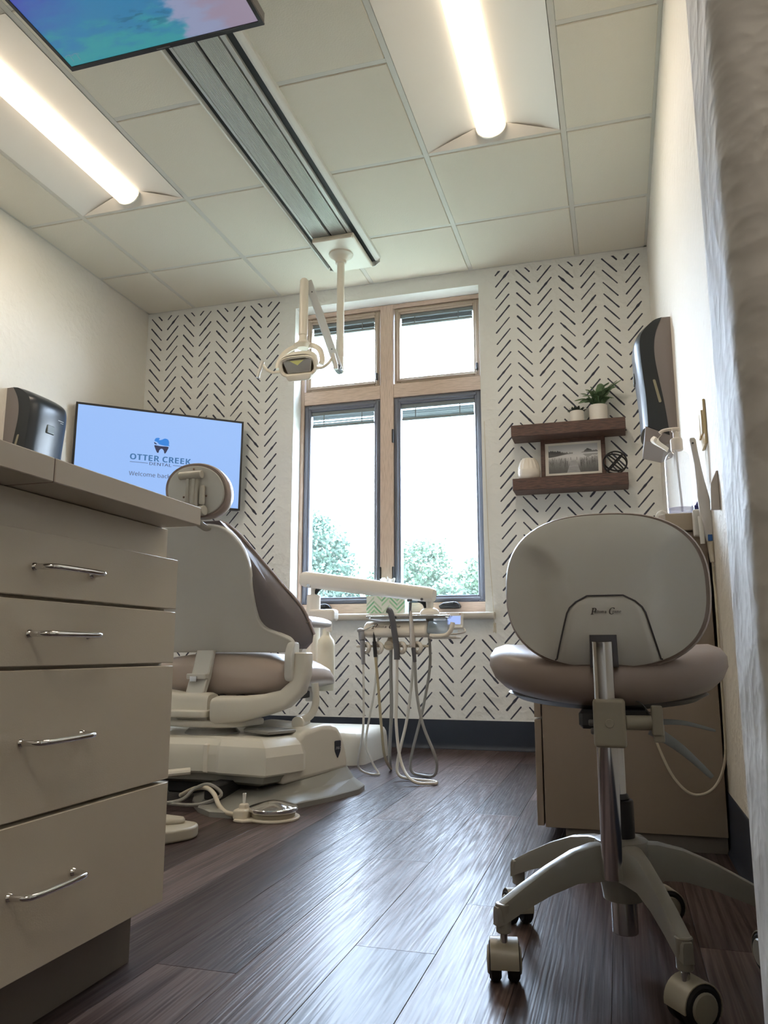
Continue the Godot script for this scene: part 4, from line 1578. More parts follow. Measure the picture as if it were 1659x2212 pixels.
	m.X = Transform3D(Vector3(0, 0, 1), Vector3(0, 1, 0), Vector3(1, 0, 0), V(0, 0, 0))
	m.prism(poly([-2.71, 0.52, -2.69, 0.52, -2.66, 0.44, -2.635, 0.40, -2.61, 0.35, -2.60, 0.305, -2.625, 0.305, -2.645, 0.36, -2.68, 0.42]), -1.535, -1.462, 0.004)
	m.X = Transform3D()
	m.box(V(-1.4985, 0.425, -2.64), V(0.078, 0.02, 0.03), 0.003)
	part(t, "back_link", m, sh)
	m = MB.new()
	m.box(V(-1.505, 0.416, -2.622), V(0.03, 0.022, 0.006), 0.002)
	part(t, "link_catch", m, M("steel", Color()))
	# hinge at the right, small pad edge
	m = MB.new()
	m.X = Transform3D(Vector3(0, 0, 1), Vector3(0, 1, 0), Vector3(1, 0, 0), V(0, 0, 0))
	m.prism(rounded(poly([-2.74, 0.55, -2.69, 0.55, -2.66, 0.50, -2.665, 0.415, -2.70, 0.405, -2.735, 0.43]), 0.02, 4), -1.165, -1.135, 0.006, 2)
	part(t, "hinge_plate", m, sh)
	# lower side hook that shows at the outer right
	m = MB.new()
	m.tube(curve([V(-1.09, 0.40, -2.78), V(-1.085, 0.33, -2.78), V(-1.10, 0.285, -2.77), V(-1.13, 0.268, -2.76)], 5), 0.014, 12)
	m.cyl(V(-1.14, 0.258, -2.74), V(-1.14, 0.258, -2.80), 0.024, 0.028, 20)
	part(t, "side_hook", m, pl)
	# armrest
	m = MB.new()
	rings = []
	for q in [[-2.86, 0.02, 0.01], [-2.87, 0.042, 0.019], [-2.95, 0.048, 0.022], [-3.05, 0.046, 0.02], [-3.11, 0.035, 0.016], [-3.12, 0.02, 0.01]]:
		rings.append(ell(V(-1.178, 0.632, q[0]), V(q[1] * 0.85, -q[1] * 0.13, 0), V(0, q[2], 0), 2.5, 24))
	m.loft(rings)
	var ar := part(t, "armrest", m, M("armrest_vinyl", C(180, 176, 172), 0.35))
	m = MB.new()
	m.tube(curve([V(-1.16, 0.612, -2.92), V(-1.18, 0.60, -2.92), V(-1.195, 0.57, -2.90), V(-1.2, 0.5, -2.88), V(-1.19, 0.44, -2.86)], 5), 0.013, 12)
	part(ar, "armrest_post", m, pl)
	# swivel column, lift arm, boot and base plate
	m = MB.new()
	m.X = Transform3D(Basis(), V(-1.45, 0, -2.68))
	m.lathe([Vector2(0.0, 0.17), Vector2(0.10, 0.17), Vector2(0.10, 0.225), Vector2(0.085, 0.24), Vector2(0.085, 0.27), Vector2(0.0, 0.27)], 30, false)
	part(t, "swivel_column", m, M("column_grey", C(150, 148, 142), 0.35, 0.3))
	m = MB.new()
	m.X = plan(0)
	m.prism(rounded(poly([-1.70, -2.62, -1.62, -2.60, -1.50, -2.575, -1.38, -2.58, -1.30, -2.63, -1.28, -2.78, -1.70, -2.78]), 0.03, 4), 0.248, 0.272, 0.008, 3)
	m.prism(rounded(poly([-1.75, -2.50, -1.62, -2.545, -1.42, -2.56, -1.42, -2.62, -1.62, -2.62, -1.75, -2.58]), 0.02, 4), 0.283, 0.308, 0.006, 3)
	part(t, "turntable", m, pl)
	# lift arm: prow-shaped housing
	rings = []
	for q in [[0.10, 0.96], [0.108, 1.0], [0.165, 1.0], [0.195, 0.965], [0.215, 0.90], [0.222, 0.84]]:
		var r := PackedVector3Array()
		var s: float = q[1]
		for p in poly([-1.80, -2.50, -1.40, -2.535, -1.35, -2.525, -1.335, -2.515, -1.148, -2.495, -1.075, -2.645, -1.15, -3.0, -1.80, -3.0]):
			r.append(V(lerpf(-1.42, p.x, 0.5 + 0.5 * s if p.x < -1.3 else s), q[0] + (p.x + 1.4) * 0.0, lerpf(-2.8, p.y, s)))
		rings.append(r)
	m = MB.new()
	m.loft(rings)
	var la := part(t, "lift_arm_cover", m, pl, "", 22.0)
	m = MB.new()
	m.X = plan(0)
	m.prism(poly([-1.40, -2.528, -1.385, -2.528, -1.37, -2.64, -1.39, -2.64]), 0.103, 0.2, 0.004)
	part(la, "cover_joint", m, M("unit_plastic_warm", Color()))
	for p in [[-1.43, 0.205, -2.57], [-1.44, 0.185, -2.545], [-1.62, 0.185, -2.53]]:
		m = MB.new()
		m.cyl(V(p[0], p[1], p[2] - 0.01), V(p[0], p[1], p[2] + 0.006), 0.004, 0.004, 10)
		part(la, "screw", m, M("groove_shade_and_screw", C(70, 68, 72), 0.6))
	m = MB.new()
	rings = []
	for q in [[0.062, 0.84], [0.075, 0.93], [0.101, 0.965]]:
		var r := PackedVector3Array()
		var s: float = q[1]
		for p in poly([-1.80, -2.52, -1.36, -2.54, -1.155, -2.51, -1.085, -2.65, -1.16, -3.0, -1.80, -3.0]):
			r.append(V(lerpf(-1.45, p.x, s), q[0], lerpf(-2.85, p.y, s)))
		rings.append(r)
	m.loft(rings)
	part(t, "lift_arm_underside", m, M("base_metal", Color()))
	m = MB.new()
	m.box(V(-1.40, 0.05, -2.78), V(0.36, 0.06, 0.36), 0.006)
	m.box(V(-1.32, 0.055, -2.60), V(0.06, 0.05, 0.3), 0.004)
	part(t, "lift_arm_shadow", m, M("black_rubber", Color()))  # black boxes standing in for the shadow under the lift arm
	# boot: side profile pushed back from its right face
	var p0 := V(-1.125, 0, -2.60)
	var dir := V(0.135, 0, -0.275).normalized()
	var nrm := V(dir.z, 0, -dir.x)          # towards the left and back
	m = MB.new()
	m.X = Transform3D(dir, Vector3(0, 1, 0), nrm, p0)
	m.prism(rounded(poly([-0.005, 0.062, -0.008, 0.10, 0.02, 0.16, 0.062, 0.222, 0.10, 0.243, 0.20, 0.255, 0.255, 0.245, 0.285, 0.20, 0.305, 0.14, 0.315, 0.085]), 0.03, 4), 0.0, 0.34, 0.018, 3)
	var bt := part(t, "boot", m, pl, "upright grey boot")
	m = MB.new()
	m.X = Transform3D(dir, Vector3(0, 1, 0), nrm, p0)
	m.prism(rounded(poly([0.235, 0.192, 0.268, 0.192, 0.266, 0.155, 0.2515, 0.128, 0.237, 0.155]), 0.005, 2), -0.002, 0.004, 0.0006)
	part(bt, "shield_badge", m, M("badge_navy", C(26, 32, 46), 0.3), "dark shield emblem")
	maker_badge(bt, dir, nrm, p0)
	m = MB.new()
	m.X = Transform3D(dir, Vector3(0, 1, 0), nrm, p0)
	m.box(V(0.02, 0.236, 0.11), V(0.13, 0.012, 0.14), 0.003)
	part(bt, "boot_lid", m, M("base_metal", Color()))
	# base plate: skirt sweeping down from the boot to the floor
	var top := PackedVector3Array()
	var mid := PackedVector3Array()
	var low := PackedVector3Array()
	var flo := PackedVector3Array()
	var flr := [[-1.34, -2.40], [-1.27, -2.345], [-1.19, -2.345], [-1.13, -2.43], [-1.055, -2.545], [-0.99, -2.70], [-0.945, -2.87], [-0.952, -2.96], [-0.99, -3.03], [-1.10, -3.12], [-1.3, -3.2], [-1.55, -3.2], [-1.60, -3.0], [-1.52, -2.7], [-1.42, -2.5]]
	var bot := [[-1.36, -2.50], [-1.29, -2.50], [-1.22, -2.53], [-1.17, -2.56], [-1.115, -2.615], [-1.06, -2.73], [-0.998, -2.86], [-1.0, -2.89], [-1.03, -2.90], [-1.12, -2.95], [-1.3, -3.0], [-1.5, -3.0], [-1.5, -2.9], [-1.45, -2.7], [-1.4, -2.56]]
	var hts := [0.035, 0.035, 0.04, 0.05, 0.066, 0.078, 0.094, 0.095, 0.095, 0.09, 0.08, 0.06, 0.05, 0.04, 0.035]
	for i in flr.size():
		var f := V(flr[i][0], 0, flr[i][1])
		var b := V(bot[i][0], hts[i], bot[i][1])
		flo.append(f)
		low.append(f + V(0, 0.016, 0))
		var q := f.lerp(b, 0.06)
		mid.append(V(q.x, 0.021, q.z))
		top.append(b)
	var mid2 := PackedVector3Array()
	for i in flr.size():
		var q := low[i].lerp(top[i], 0.6)
		mid2.append(V(q.x, lerpf(0.021, top[i].y, 0.42), q.z))
	m = MB.new()
	m.loft([flo, low, mid, mid2, top])
	part(t, "base_plate", m, M("base_metal", Color()), "sweeping metal base plate", 30.0)

func maker_badge(bt: Node3D, dir: Vector3, nrm: Vector3, p0: Vector3) -> void:
	var x := Transform3D(dir, Vector3(0, 1, 0), -nrm, p0 - nrm * 0.0024 + dir * 0.2385 + V(0, 0.158, 0))
	words(bt, "lettering", "P&C", 0.013, x, M("badge_ink", C(170, 172, 176), 0.4), true, 0.25, 0.0004)

# ---------------------------------------------------------------- on the floor round the chair
func build_floor_things() -> void:
	var pl := M("unit_plastic", Color())
	var m := MB.new()
	var rings := []
	for q in [[0.0, 1.0], [0.09, 0.985], [0.12, 0.965], [0.138, 0.93], [0.148, 0.87], [0.15, 0.7]]:
		var r := PackedVector3Array()
		for p in rounded(poly([-1.62, -3.54, -1.20, -3.53, -1.155, -3.58, -1.14, -3.97, -1.62, -3.97]), 0.05, 4):
			r.append(V(lerpf(-1.38, p.x, q[1]), q[0], lerpf(-3.75, p.y, q[1])))
		rings.append(r)
	m.loft(rings)
	lone("utility_box", m, pl, "beige plastic utility cover on the floor behind the chair base, below the window", "utility cover", V(-1.38, 0, -3.75), "", 50.0)
	# disc foot control with a toggle
	var c := V(-1.068, 0, -2.385)
	var t := thing("foot_control", "chrome disc foot control with toggle and cable, in front of the chair base", "foot control", c)
	m = MB.new()
	m.X = plan(0)
	var pts := PackedVector2Array()
	for i in 30:
		var a := -2.6 + 4.6 * i / 29.0
		pts.append(Vector2(c.x + 0.084 * cos(a), c.z + 0.084 * sin(a)))
	pts.append(Vector2(c.x - 0.06, c.z + 0.095))
	pts.append(Vector2(c.x - 0.095, c.z + 0.085))
	pts.append(Vector2(c.x - 0.11, c.z + 0.02))
	m.prism(pts, 0.0, 0.008, 0.003, 2)
	part(t, "base_plate", m, M("control_cream", C(216, 206, 188), 0.4))
	m = MB.new()
	m.X = Transform3D(Basis(), c)
	m.lathe([Vector2(0.068, 0.008), Vector2(0.07, 0.02), Vector2(0.068, 0.024), Vector2(0.0, 0.024)], 36, false)
	part(t, "disc_ring", m, M("ring_tan", C(150, 140, 118), 0.5))
	m = MB.new()
	m.X = Transform3D(Basis(), c)
	m.lathe([Vector2(0.073, 0.022), Vector2(0.077, 0.026), Vector2(0.077, 0.034), Vector2(0.073, 0.038), Vector2(0.03, 0.05), Vector2(0.0, 0.056)], 40, false)
	part(t, "disc", m, M("chrome", Color()), "chrome domed disc")
	m = MB.new()
	m.rbox(c + V(-0.083, 0.018, 0.045), V(0.045, 0.032, 0.055), 0.008, 3)
	m.rbox(c + V(-0.082, 0.038, 0.04), V(0.026, 0.02, 0.026), 0.006, 3)
	var sw := part(t, "switch_housing", m, M("control_cream", Color()))
	m = MB.new()
	m.cyl(c + V(-0.082, 0.046, 0.04), c + V(-0.0835, 0.078, 0.035), 0.0035, 0.006, 14)
	part(sw, "toggle", m, M("white_plastic", Color()))
	m = MB.new()
	m.tube(curve([c + V(-0.105, 0.014, 0.05), c + V(-0.15, 0.016, 0.03), c + V(-0.19, 0.03, 0.0), c + V(-0.23, 0.055, -0.04), c + V(-0.27, 0.07, -0.06), c + V(-0.33, 0.06, -0.09), c + V(-0.40, 0.03, -0.12)], 6), 0.0075, 10)
	part(t, "cable", m, M("cord_cream", Color()))
	# flat beige pedal half behind the cabinet
	c = V(-1.27, 0, -2.13)
	t = thing("chair_pedal", "low beige foot pedal on the floor beside the lowest drawer", "foot pedal", c)
	m = MB.new()
	m.X = plan(0)
	m.prism(rounded(poly([-1.42, -2.03, -1.215, -1.965, -1.16, -2.06, -1.18, -2.13, -1.36, -2.16]), 0.045, 5), 0.0, 0.034, 0.008, 3)
	part(t, "pedal_body", m, M("pedal_beige", C(176, 169, 152), 0.45))
	m = MB.new()
	m.X = plan(0)
	m.prism(rounded(poly([-1.40, -2.08, -1.265, -2.045, -1.21, -2.09, -1.225, -2.125, -1.34, -2.145]), 0.03, 5), 0.03, 0.048, 0.008, 3)
	part(t, "pedal_dome", m, M("pedal_beige", Color()))
	m = MB.new()
	m.cyl(V(-1.25, 0.03, -2.015), V(-1.25, 0.0352, -2.015), 0.008, 0.007, 16)
	part(t, "pedal_button", m, M("ring_tan", Color()))
	# cables and the bare frame under the chair
	m = MB.new()
	m.tube(curve([V(-1.75, 0.01, -2.30), V(-1.55, 0.02, -2.36), V(-1.42, 0.03, -2.41), V(-1.38, 0.065, -2.44), V(-1.33, 0.08, -2.45), V(-1.28, 0.05, -2.44), V(-1.35, 0.022, -2.41), V(-1.45, 0.022, -2.40)], 6), 0.006, 8)
	lone("floor_cable", m, M("cord_grey", Color()), "grey looped cable lying under the chair's lift arm", "cable", V(-1.5, 0, -2.38))
	m = MB.new()
	m.tube(curve([V(-1.85, 0.085, -2.22), V(-1.62, 0.10, -2.36), V(-1.42, 0.115, -2.48)], 5), 0.02, 10, V(0, 1, 0), 0.6)
	m.box(V(-1.86, 0.035, -2.215), V(0.05, 0.07, 0.05), 0.004)
	lone("support_rail", m, pl, "sloping beige rail running from behind the drawers up under the chair", "rail", V(-1.85, 0, -2.22))

# ---------------------------------------------------------------- delivery unit by the window
func build_delivery() -> void:
	var pl := M("unit_plastic_warm", Color())
	var z := -3.3
	var t := thing("delivery_unit", "beige instrument delivery unit on a swing arm, with steel tray, below the window", "dental unit", V(-1.3, 0.45, z))
	var m := MB.new()
	# post, bracket, second post
	m.cyl(V(-1.305, 0.30, z), V(-1.305, 0.765, z), 0.03, 0.031, 24, 0.004)
	m.cyl(V(-1.305, 0.75, z), V(-1.305, 0.81, z), 0.014, 0.014, 16)
	part(t, "post", m, pl)
	m = MB.new()
	m.rbox(V(-1.25, 0.673, z + 0.02), V(0.122, 0.05, 0.07), 0.012, 3)
	m.cyl(V(-1.222, 0.655, z + 0.03), V(-1.222, 0.60, z + 0.03), 0.018, 0.016)
	part(t, "bottle_bracket", m, pl)
	m = MB.new()
	m.X = Transform3D(Basis(), V(-1.232, 0.012, z + 0.03))
	m.lathe([Vector2(0.0, 0.335), Vector2(0.034, 0.335), Vector2(0.038, 0.342), Vector2(0.038, 0.53), Vector2(0.034, 0.552), Vector2(0.022, 0.568), Vector2(0.0165, 0.576), Vector2(0.0165, 0.60), Vector2(0.0, 0.60)], 28, false)
	part(t, "water_bottle", m, M("bottle_milky", C(232, 226, 204), 0.4), "milky water bottle")
	# swing arm
	var a := V(-1.36, 0.838, z)
	var b := V(-0.752, 0.752, z)
	var d := (b - a).normalized()
	var upv := V(0, 0, 1).cross(d).normalized()
	m = MB.new()
	var rings := []
	for q in [[0.0, 0.72], [0.006, 0.86], [0.02, 0.97], [0.04, 1.0], [0.3, 0.98], [0.58, 0.9], [0.60, 0.86], [0.612, 0.76], [0.616, 0.66]]:
		rings.append(ell(a + d * q[0], upv * 0.036 * q[1], V(0, 0, 0.042) * (0.6 + 0.4 * q[1]), 3.6, 32))
	m.loft(rings)
	var arm := part(t, "swing_arm", m, pl)
	m = MB.new()
	m.cyl(a + V(0.045, -0.035, 0.03), a + V(0.045, -0.035, 0.043), 0.0095, 0.0095, 14)
	part(arm, "pivot_screw", m, M("steel", Color()))
	m = MB.new()
	m.cyl(b + V(-0.045, -0.018, 0.036), b + V(-0.045, -0.018, 0.041), 0.006, 0.006, 12)
	part(arm, "pivot_screw", m, M("grey_rubber", Color()))
	for k in [[V(-1.30, 0.77, z), V(-1.285, 0.79, z), V(-1.255, 0.805, z)], [V(-0.82, 0.735, z), V(-0.795, 0.72, z), V(-0.782, 0.69, z)]]:
		m = MB.new()
		m.tube(curve(k, 5), 0.011, 10)
		part(arm, "arm_hose", m, M("black_rubber", Color()))
	# head
	m = MB.new()
	m.cyl(V(-0.772, 0.63, z), V(-0.772, 0.74, z), 0.0165, 0.0165, 20)
	m.X = Transform3D(Basis(), V(-0.772, 0.028, z))
	m.lathe([Vector2(0.0, 0.64), Vector2(0.042, 0.64), Vector2(0.042, 0.652), Vector2(0.034, 0.664), Vector2(0.02, 0.67), Vector2(0.0, 0.67)], 24, false)
	part(t, "head_post", m, pl)
	m = MB.new()
	m.X = Transform3D(Vector3(0, 0, 1), Vector3(0, 1, 0), Vector3(1, 0, 0), V(0, 0, 0))
	m.prism(rounded(poly([z - 0.12, 0.578, z + 0.09, 0.572, z + 0.125, 0.577, z + 0.125, 0.605, z + 0.09, 0.640, z - 0.12, 0.640]), 0.02, 4), -1.035, -0.76, 0.012, 3)
	var hd := part(t, "head_body", m, pl)
	maker_name(hd, Transform3D(Basis(Vector3(1, 0, 0), -0.7), V(-1.0, 0.608, z + 0.1245)), 0.026, M("script_ink", Color()))
	m = MB.new()
	m.X = Transform3D(Vector3(0, 0, 1), Vector3(0, 1, 0), Vector3(1, 0, 0), V(0, 0, 0))
	m.prism(rounded(poly([z - 0.11, 0.585, z + 0.08, 0.583, z + 0.11, 0.59, z + 0.11, 0.608, z + 0.08, 0.643, z - 0.11, 0.643]), 0.015, 3), -0.76, -0.672, 0.006, 2)
	var clear := M("clear_cover", Color(0.82, 0.88, 0.92, 0.45), 0.12)
	clear.transparency = BaseMaterial3D.TRANSPARENCY_ALPHA
	part(t, "clear_end_cover", m, clear)
	m = MB.new()
	rings = []
	m.X = plan(0)
	m.prism(rounded(poly([-1.015, z - 0.09, -0.665, z - 0.09, -0.665, z + 0.12, -1.015, z + 0.12]), 0.02, 4), 0.649, 0.655, 0.0025, 2)
	m.X = Transform3D()
	for k in [[V(-0.84, 0.659, z + 0.118), V(0.36, 0.008, 0.008)], [V(-0.84, 0.659, z - 0.088), V(0.36, 0.008, 0.008)], [V(-1.016, 0.659, z + 0.015), V(0.008, 0.008, 0.21)], [V(-0.664, 0.659, z + 0.015), V(0.008, 0.008, 0.21)]]:
		m.rbox(k[0], k[1], 0.003, 2)
	part(t, "tray", m, M("steel", Color()), "shallow steel tray")
	m = MB.new()
	m.rbox(V(-0.94, 0.658, z + 0.05), V(0.07, 0.006, 0.04), 0.002, 2)
	part(t, "tray_fitting", m, M("chrome", Color()))
	for k in [V(-0.80, 0.655, z + 0.02), V(-0.74, 0.655, z + 0.06)]:
		m = MB.new()
		m.cyl(k, k + V(0, 0.01, 0), 0.006)
		part(t, "tray_fitting", m, M("chrome", Color()))
	# control panel with its small lit display, handle
	var f := Transform3D(Basis(Vector3(1, 0, 0), -0.25), V(-0.652, 0.645, z + 0.06))
	m = MB.new()
	m.X = f
	m.rbox(V(0, 0, 0), V(0.072, 0.062, 0.018), 0.005, 3)
	m.rbox(V(0, -0.036, 0.004), V(0.08, 0.012, 0.026), 0.004, 3)
	var cp := part(t, "control_panel", m, M("white_plastic", Color()))
	m = MB.new()
	m.X = f
	m.quad(V(-0.028, -0.022, 0.0095), V(0.027, -0.022, 0.0095), V(0.027, 0.014, 0.0095), V(-0.028, 0.014, 0.0095))
	part(cp, "display_screen", m, glow("display_blue", Color(0.68, 0.77, 1.0), 0.75))
	for x in [-0.026, 0.024]:
		m = MB.new()
		m.X = f
		m.box(V(x, 0.022, 0.0095), V(0.007, 0.003, 0.0015), 0.0004)
		part(cp, "panel_button", m, M("button_red", C(150, 92, 80), 0.5))
	m = MB.new()
	m.tube(curve([V(-0.745, 0.578, z + 0.11), V(-0.70, 0.577, z + 0.118), V(-0.672, 0.583, z + 0.12), V(-0.655, 0.603, z + 0.12), V(-0.648, 0.632, z + 0.118)], 6), 0.0095, 14)
	part(t, "side_handle", m, pl)
	m = MB.new()
	m.tube(curve([V(-0.612, 0.608, z + 0.06), V(-0.607, 0.596, z + 0.07), V(-0.63, 0.588, z + 0.075), V(-0.675, 0.585, z + 0.08)], 5), 0.004, 8)
	m.box(V(-0.70, 0.572, z + 0.03), V(0.12, 0.01, 0.10), 0.003)
	part(t, "panel_cable", m, M("cord_white", Color()))
	# holder bar with rings
	m = MB.new()
	m.cyl(V(-1.068, 0.537, z + 0.1), V(-0.755, 0.537, z + 0.1), 0.0055, 0.0055, 12)
	m.cyl(V(-0.928, 0.529, z + 0.095), V(-0.925, 0.539, z + 0.1), 0.02, 0.02, 16)
	m.tube(curve([V(-0.92, 0.578, z + 0.05), V(-0.922, 0.55, z + 0.075), V(-0.925, 0.539, z + 0.1)], 4), 0.021, 14)
	var bar := part(t, "holder_bar", m, M("cord_cream", Color()))
	for x in [-1.035, -0.98, -0.88, -0.812]:
		m = MB.new()
		var pts := PackedVector3Array()
		for i in 20:
			var an := TAU * i / 20.0
			pts.append(V(x + 0.012 + 0.017 * cos(an), 0.530 + 0.019 * sin(an), z + 0.108 + 0.008 * cos(an)))
		m.tube(pts, 0.0085, 10, V(0, 0.3, 1), 1.0, true)
		part(bar, "holder_ring", m, pl)
	# the four tools that hang in the rings, each on its own hose
	var grey := M("hose_grey", C(150, 148, 142), 0.45)
	var wht := M("hose_white", C(214, 210, 200), 0.45)
	var tan := M("hose_tan", C(176, 162, 130), 0.5)
	var zz := z + 0.122
	var g := "instruments in the holder of the delivery unit"
	var q := thing("air_water_syringe", "silver air-water syringe with an angled needle tip at the left end of the holder", "dental tool", V(-1.05, 0.512, zz), g)
	m = MB.new()
	m.cyl(V(-1.04, 0.597, zz), V(-1.035, 0.562, zz), 0.013, 0.014, 14)
	m.cyl(V(-1.035, 0.562, zz), V(-1.03, 0.462, zz), 0.0115, 0.008, 14)
	m.ball(V(-1.042, 0.602, zz), V(0.017, 0.01, 0.014), 14, 8)
	part(q, "syringe_body", m, M("tool_grey", C(150, 150, 152), 0.3, 0.5))
	m = MB.new()
	m.cyl(V(-1.03, 0.602, zz), V(-0.975, 0.625, zz + 0.01), 0.0035, 0.002, 10)
	part(q, "needle_tip", m, M("steel", Color()))
	m = MB.new()
	m.tube(curve([V(-1.03, 0.462, zz), V(-1.028, 0.3413, zz), V(-1.03, 0.1965, zz), V(-1.065, 0.08, zz - 0.05), V(-1.075, 0.03, zz - 0.09), V(-1.04, 0.008, zz - 0.11), V(-1.0, 0.0065, zz - 0.115), V(-1.0, 0.012, zz - 0.12), V(-1.03, 0.06, zz - 0.12), V(-1.055, 0.1483, zz - 0.12), V(-1.01, 0.3655, zz - 0.10), V(-0.985, 0.607, zz - 0.07)], 6), 0.0048, 10)
	part(q, "hose", m, wht)
	q = thing("polishing_handpiece", "slim black-tipped handpiece in the second ring of the holder from the left", "dental tool", V(-0.985, 0.512, zz), g)
	m = MB.new()
	m.cyl(V(-0.985, 0.597, zz), V(-0.982, 0.557, zz), 0.003, 0.006, 12)
	m.cyl(V(-0.982, 0.557, zz), V(-0.977, 0.492, zz), 0.0085, 0.008, 14)
	part(q, "handpiece_tip", m, M("black_plastic", Color()))
	m = MB.new()
	m.tube(curve([V(-0.977, 0.492, zz), V(-0.965, 0.3775, zz), V(-0.952, 0.2207, zz), V(-0.955, 0.09, zz - 0.06), V(-0.985, 0.014, zz - 0.25), V(-0.99, 0.007, zz - 0.28)], 6), 0.0058, 10)
	part(q, "hose", m, tan)
	m = MB.new()
	m.tube(curve([V(-0.93, 0.607, zz - 0.08), V(-0.928, 0.462, zz - 0.06), V(-0.925, 0.281, zz - 0.06), V(-0.945, 0.1, zz - 0.1), V(-0.99, 0.012, zz - 0.27)], 6), 0.0075, 10)
	part(q, "hose", m, grey)
	q = thing("suction_handpiece", "dark grey curved handpiece in the third ring of the holder from the left", "dental tool", V(-0.885, 0.512, zz), g)
	m = MB.new()
	m.tube(curve([V(-0.922, 0.687, zz + 0.012), V(-0.908, 0.677, zz + 0.012), V(-0.9, 0.642, zz + 0.01), V(-0.893, 0.592, zz + 0.005), V(-0.885, 0.522, zz), V(-0.884, 0.482, zz)], 5), 0.0125, 12, V(0, 0.1, 1), 0.8)
	part(q, "handpiece_body", m, M("tool_dark", C(92, 92, 96), 0.4))
	m = MB.new()
	m.tube(curve([V(-0.884, 0.487, zz), V(-0.885, 0.3413, zz), V(-0.885, 0.2207, zz + 0.01), V(-0.86, 0.08, zz + 0.03), V(-0.80, 0.018, zz + 0.08), V(-0.73, 0.0075, zz + 0.06), V(-0.715, 0.0075, zz + 0.03), V(-0.74, 0.0075, zz + 0.0), V(-0.82, 0.0085, zz - 0.02), V(-0.885, 0.02, zz - 0.03), V(-0.895, 0.08, zz - 0.05), V(-0.86, 0.2448, zz - 0.07), V(-0.835, 0.462, zz - 0.08), V(-0.83, 0.607, zz - 0.08)], 7), 0.0062, 10)
	part(q, "hose", m, wht)
	q = thing("silver_handpiece", "upright silver handpiece with a small dark head in the right-hand ring of the holder", "dental tool", V(-0.81, 0.512, zz), g)
	m = MB.new()
	m.cyl(V(-0.828, 0.662, zz), V(-0.825, 0.717, zz + 0.002), 0.005, 0.006, 12)
	m.rbox(V(-0.827, 0.724, zz + 0.006), V(0.02, 0.012, 0.016), 0.004, 3)
	part(q, "handpiece_head", m, M("tool_dark", Color()))
	m = MB.new()
	m.X = Transform3D(Basis(Vector3(0, 0, 1), 0.06), V(-0.816, 0.532, zz))
	m.lathe([Vector2(0.0, 0.0), Vector2(0.013, 0.0), Vector2(0.0135, 0.02), Vector2(0.0115, 0.025), Vector2(0.011, 0.06), Vector2(0.009, 0.1), Vector2(0.0055, 0.15), Vector2(0.0, 0.15)], 20, false)
	part(q, "handpiece_body", m, M("tool_silver", C(206, 200, 192), 0.25, 0.7))
	m = MB.new()
	m.cyl(V(-0.814, 0.53, zz), V(-0.808, 0.472, zz), 0.0095, 0.0075, 14)
	part(q, "coupling", m, M("tool_dark", Color()))
	m = MB.new()
	m.tube(curve([V(-0.808, 0.472, zz), V(-0.80, 0.3413, zz), V(-0.775, 0.2207, zz + 0.0), V(-0.73, 0.1121, zz), V(-0.725, 0.06, zz - 0.02), V(-0.755, 0.015, zz - 0.09), V(-0.81, 0.0075, zz - 0.13), V(-0.86, 0.02, zz - 0.14), V(-0.855, 0.09, zz - 0.12), V(-0.80, 0.281, zz - 0.10), V(-0.765, 0.462, zz - 0.09), V(-0.768, 0.607, zz - 0.08)], 7), 0.0062, 10)
	part(q, "hose", m, grey)

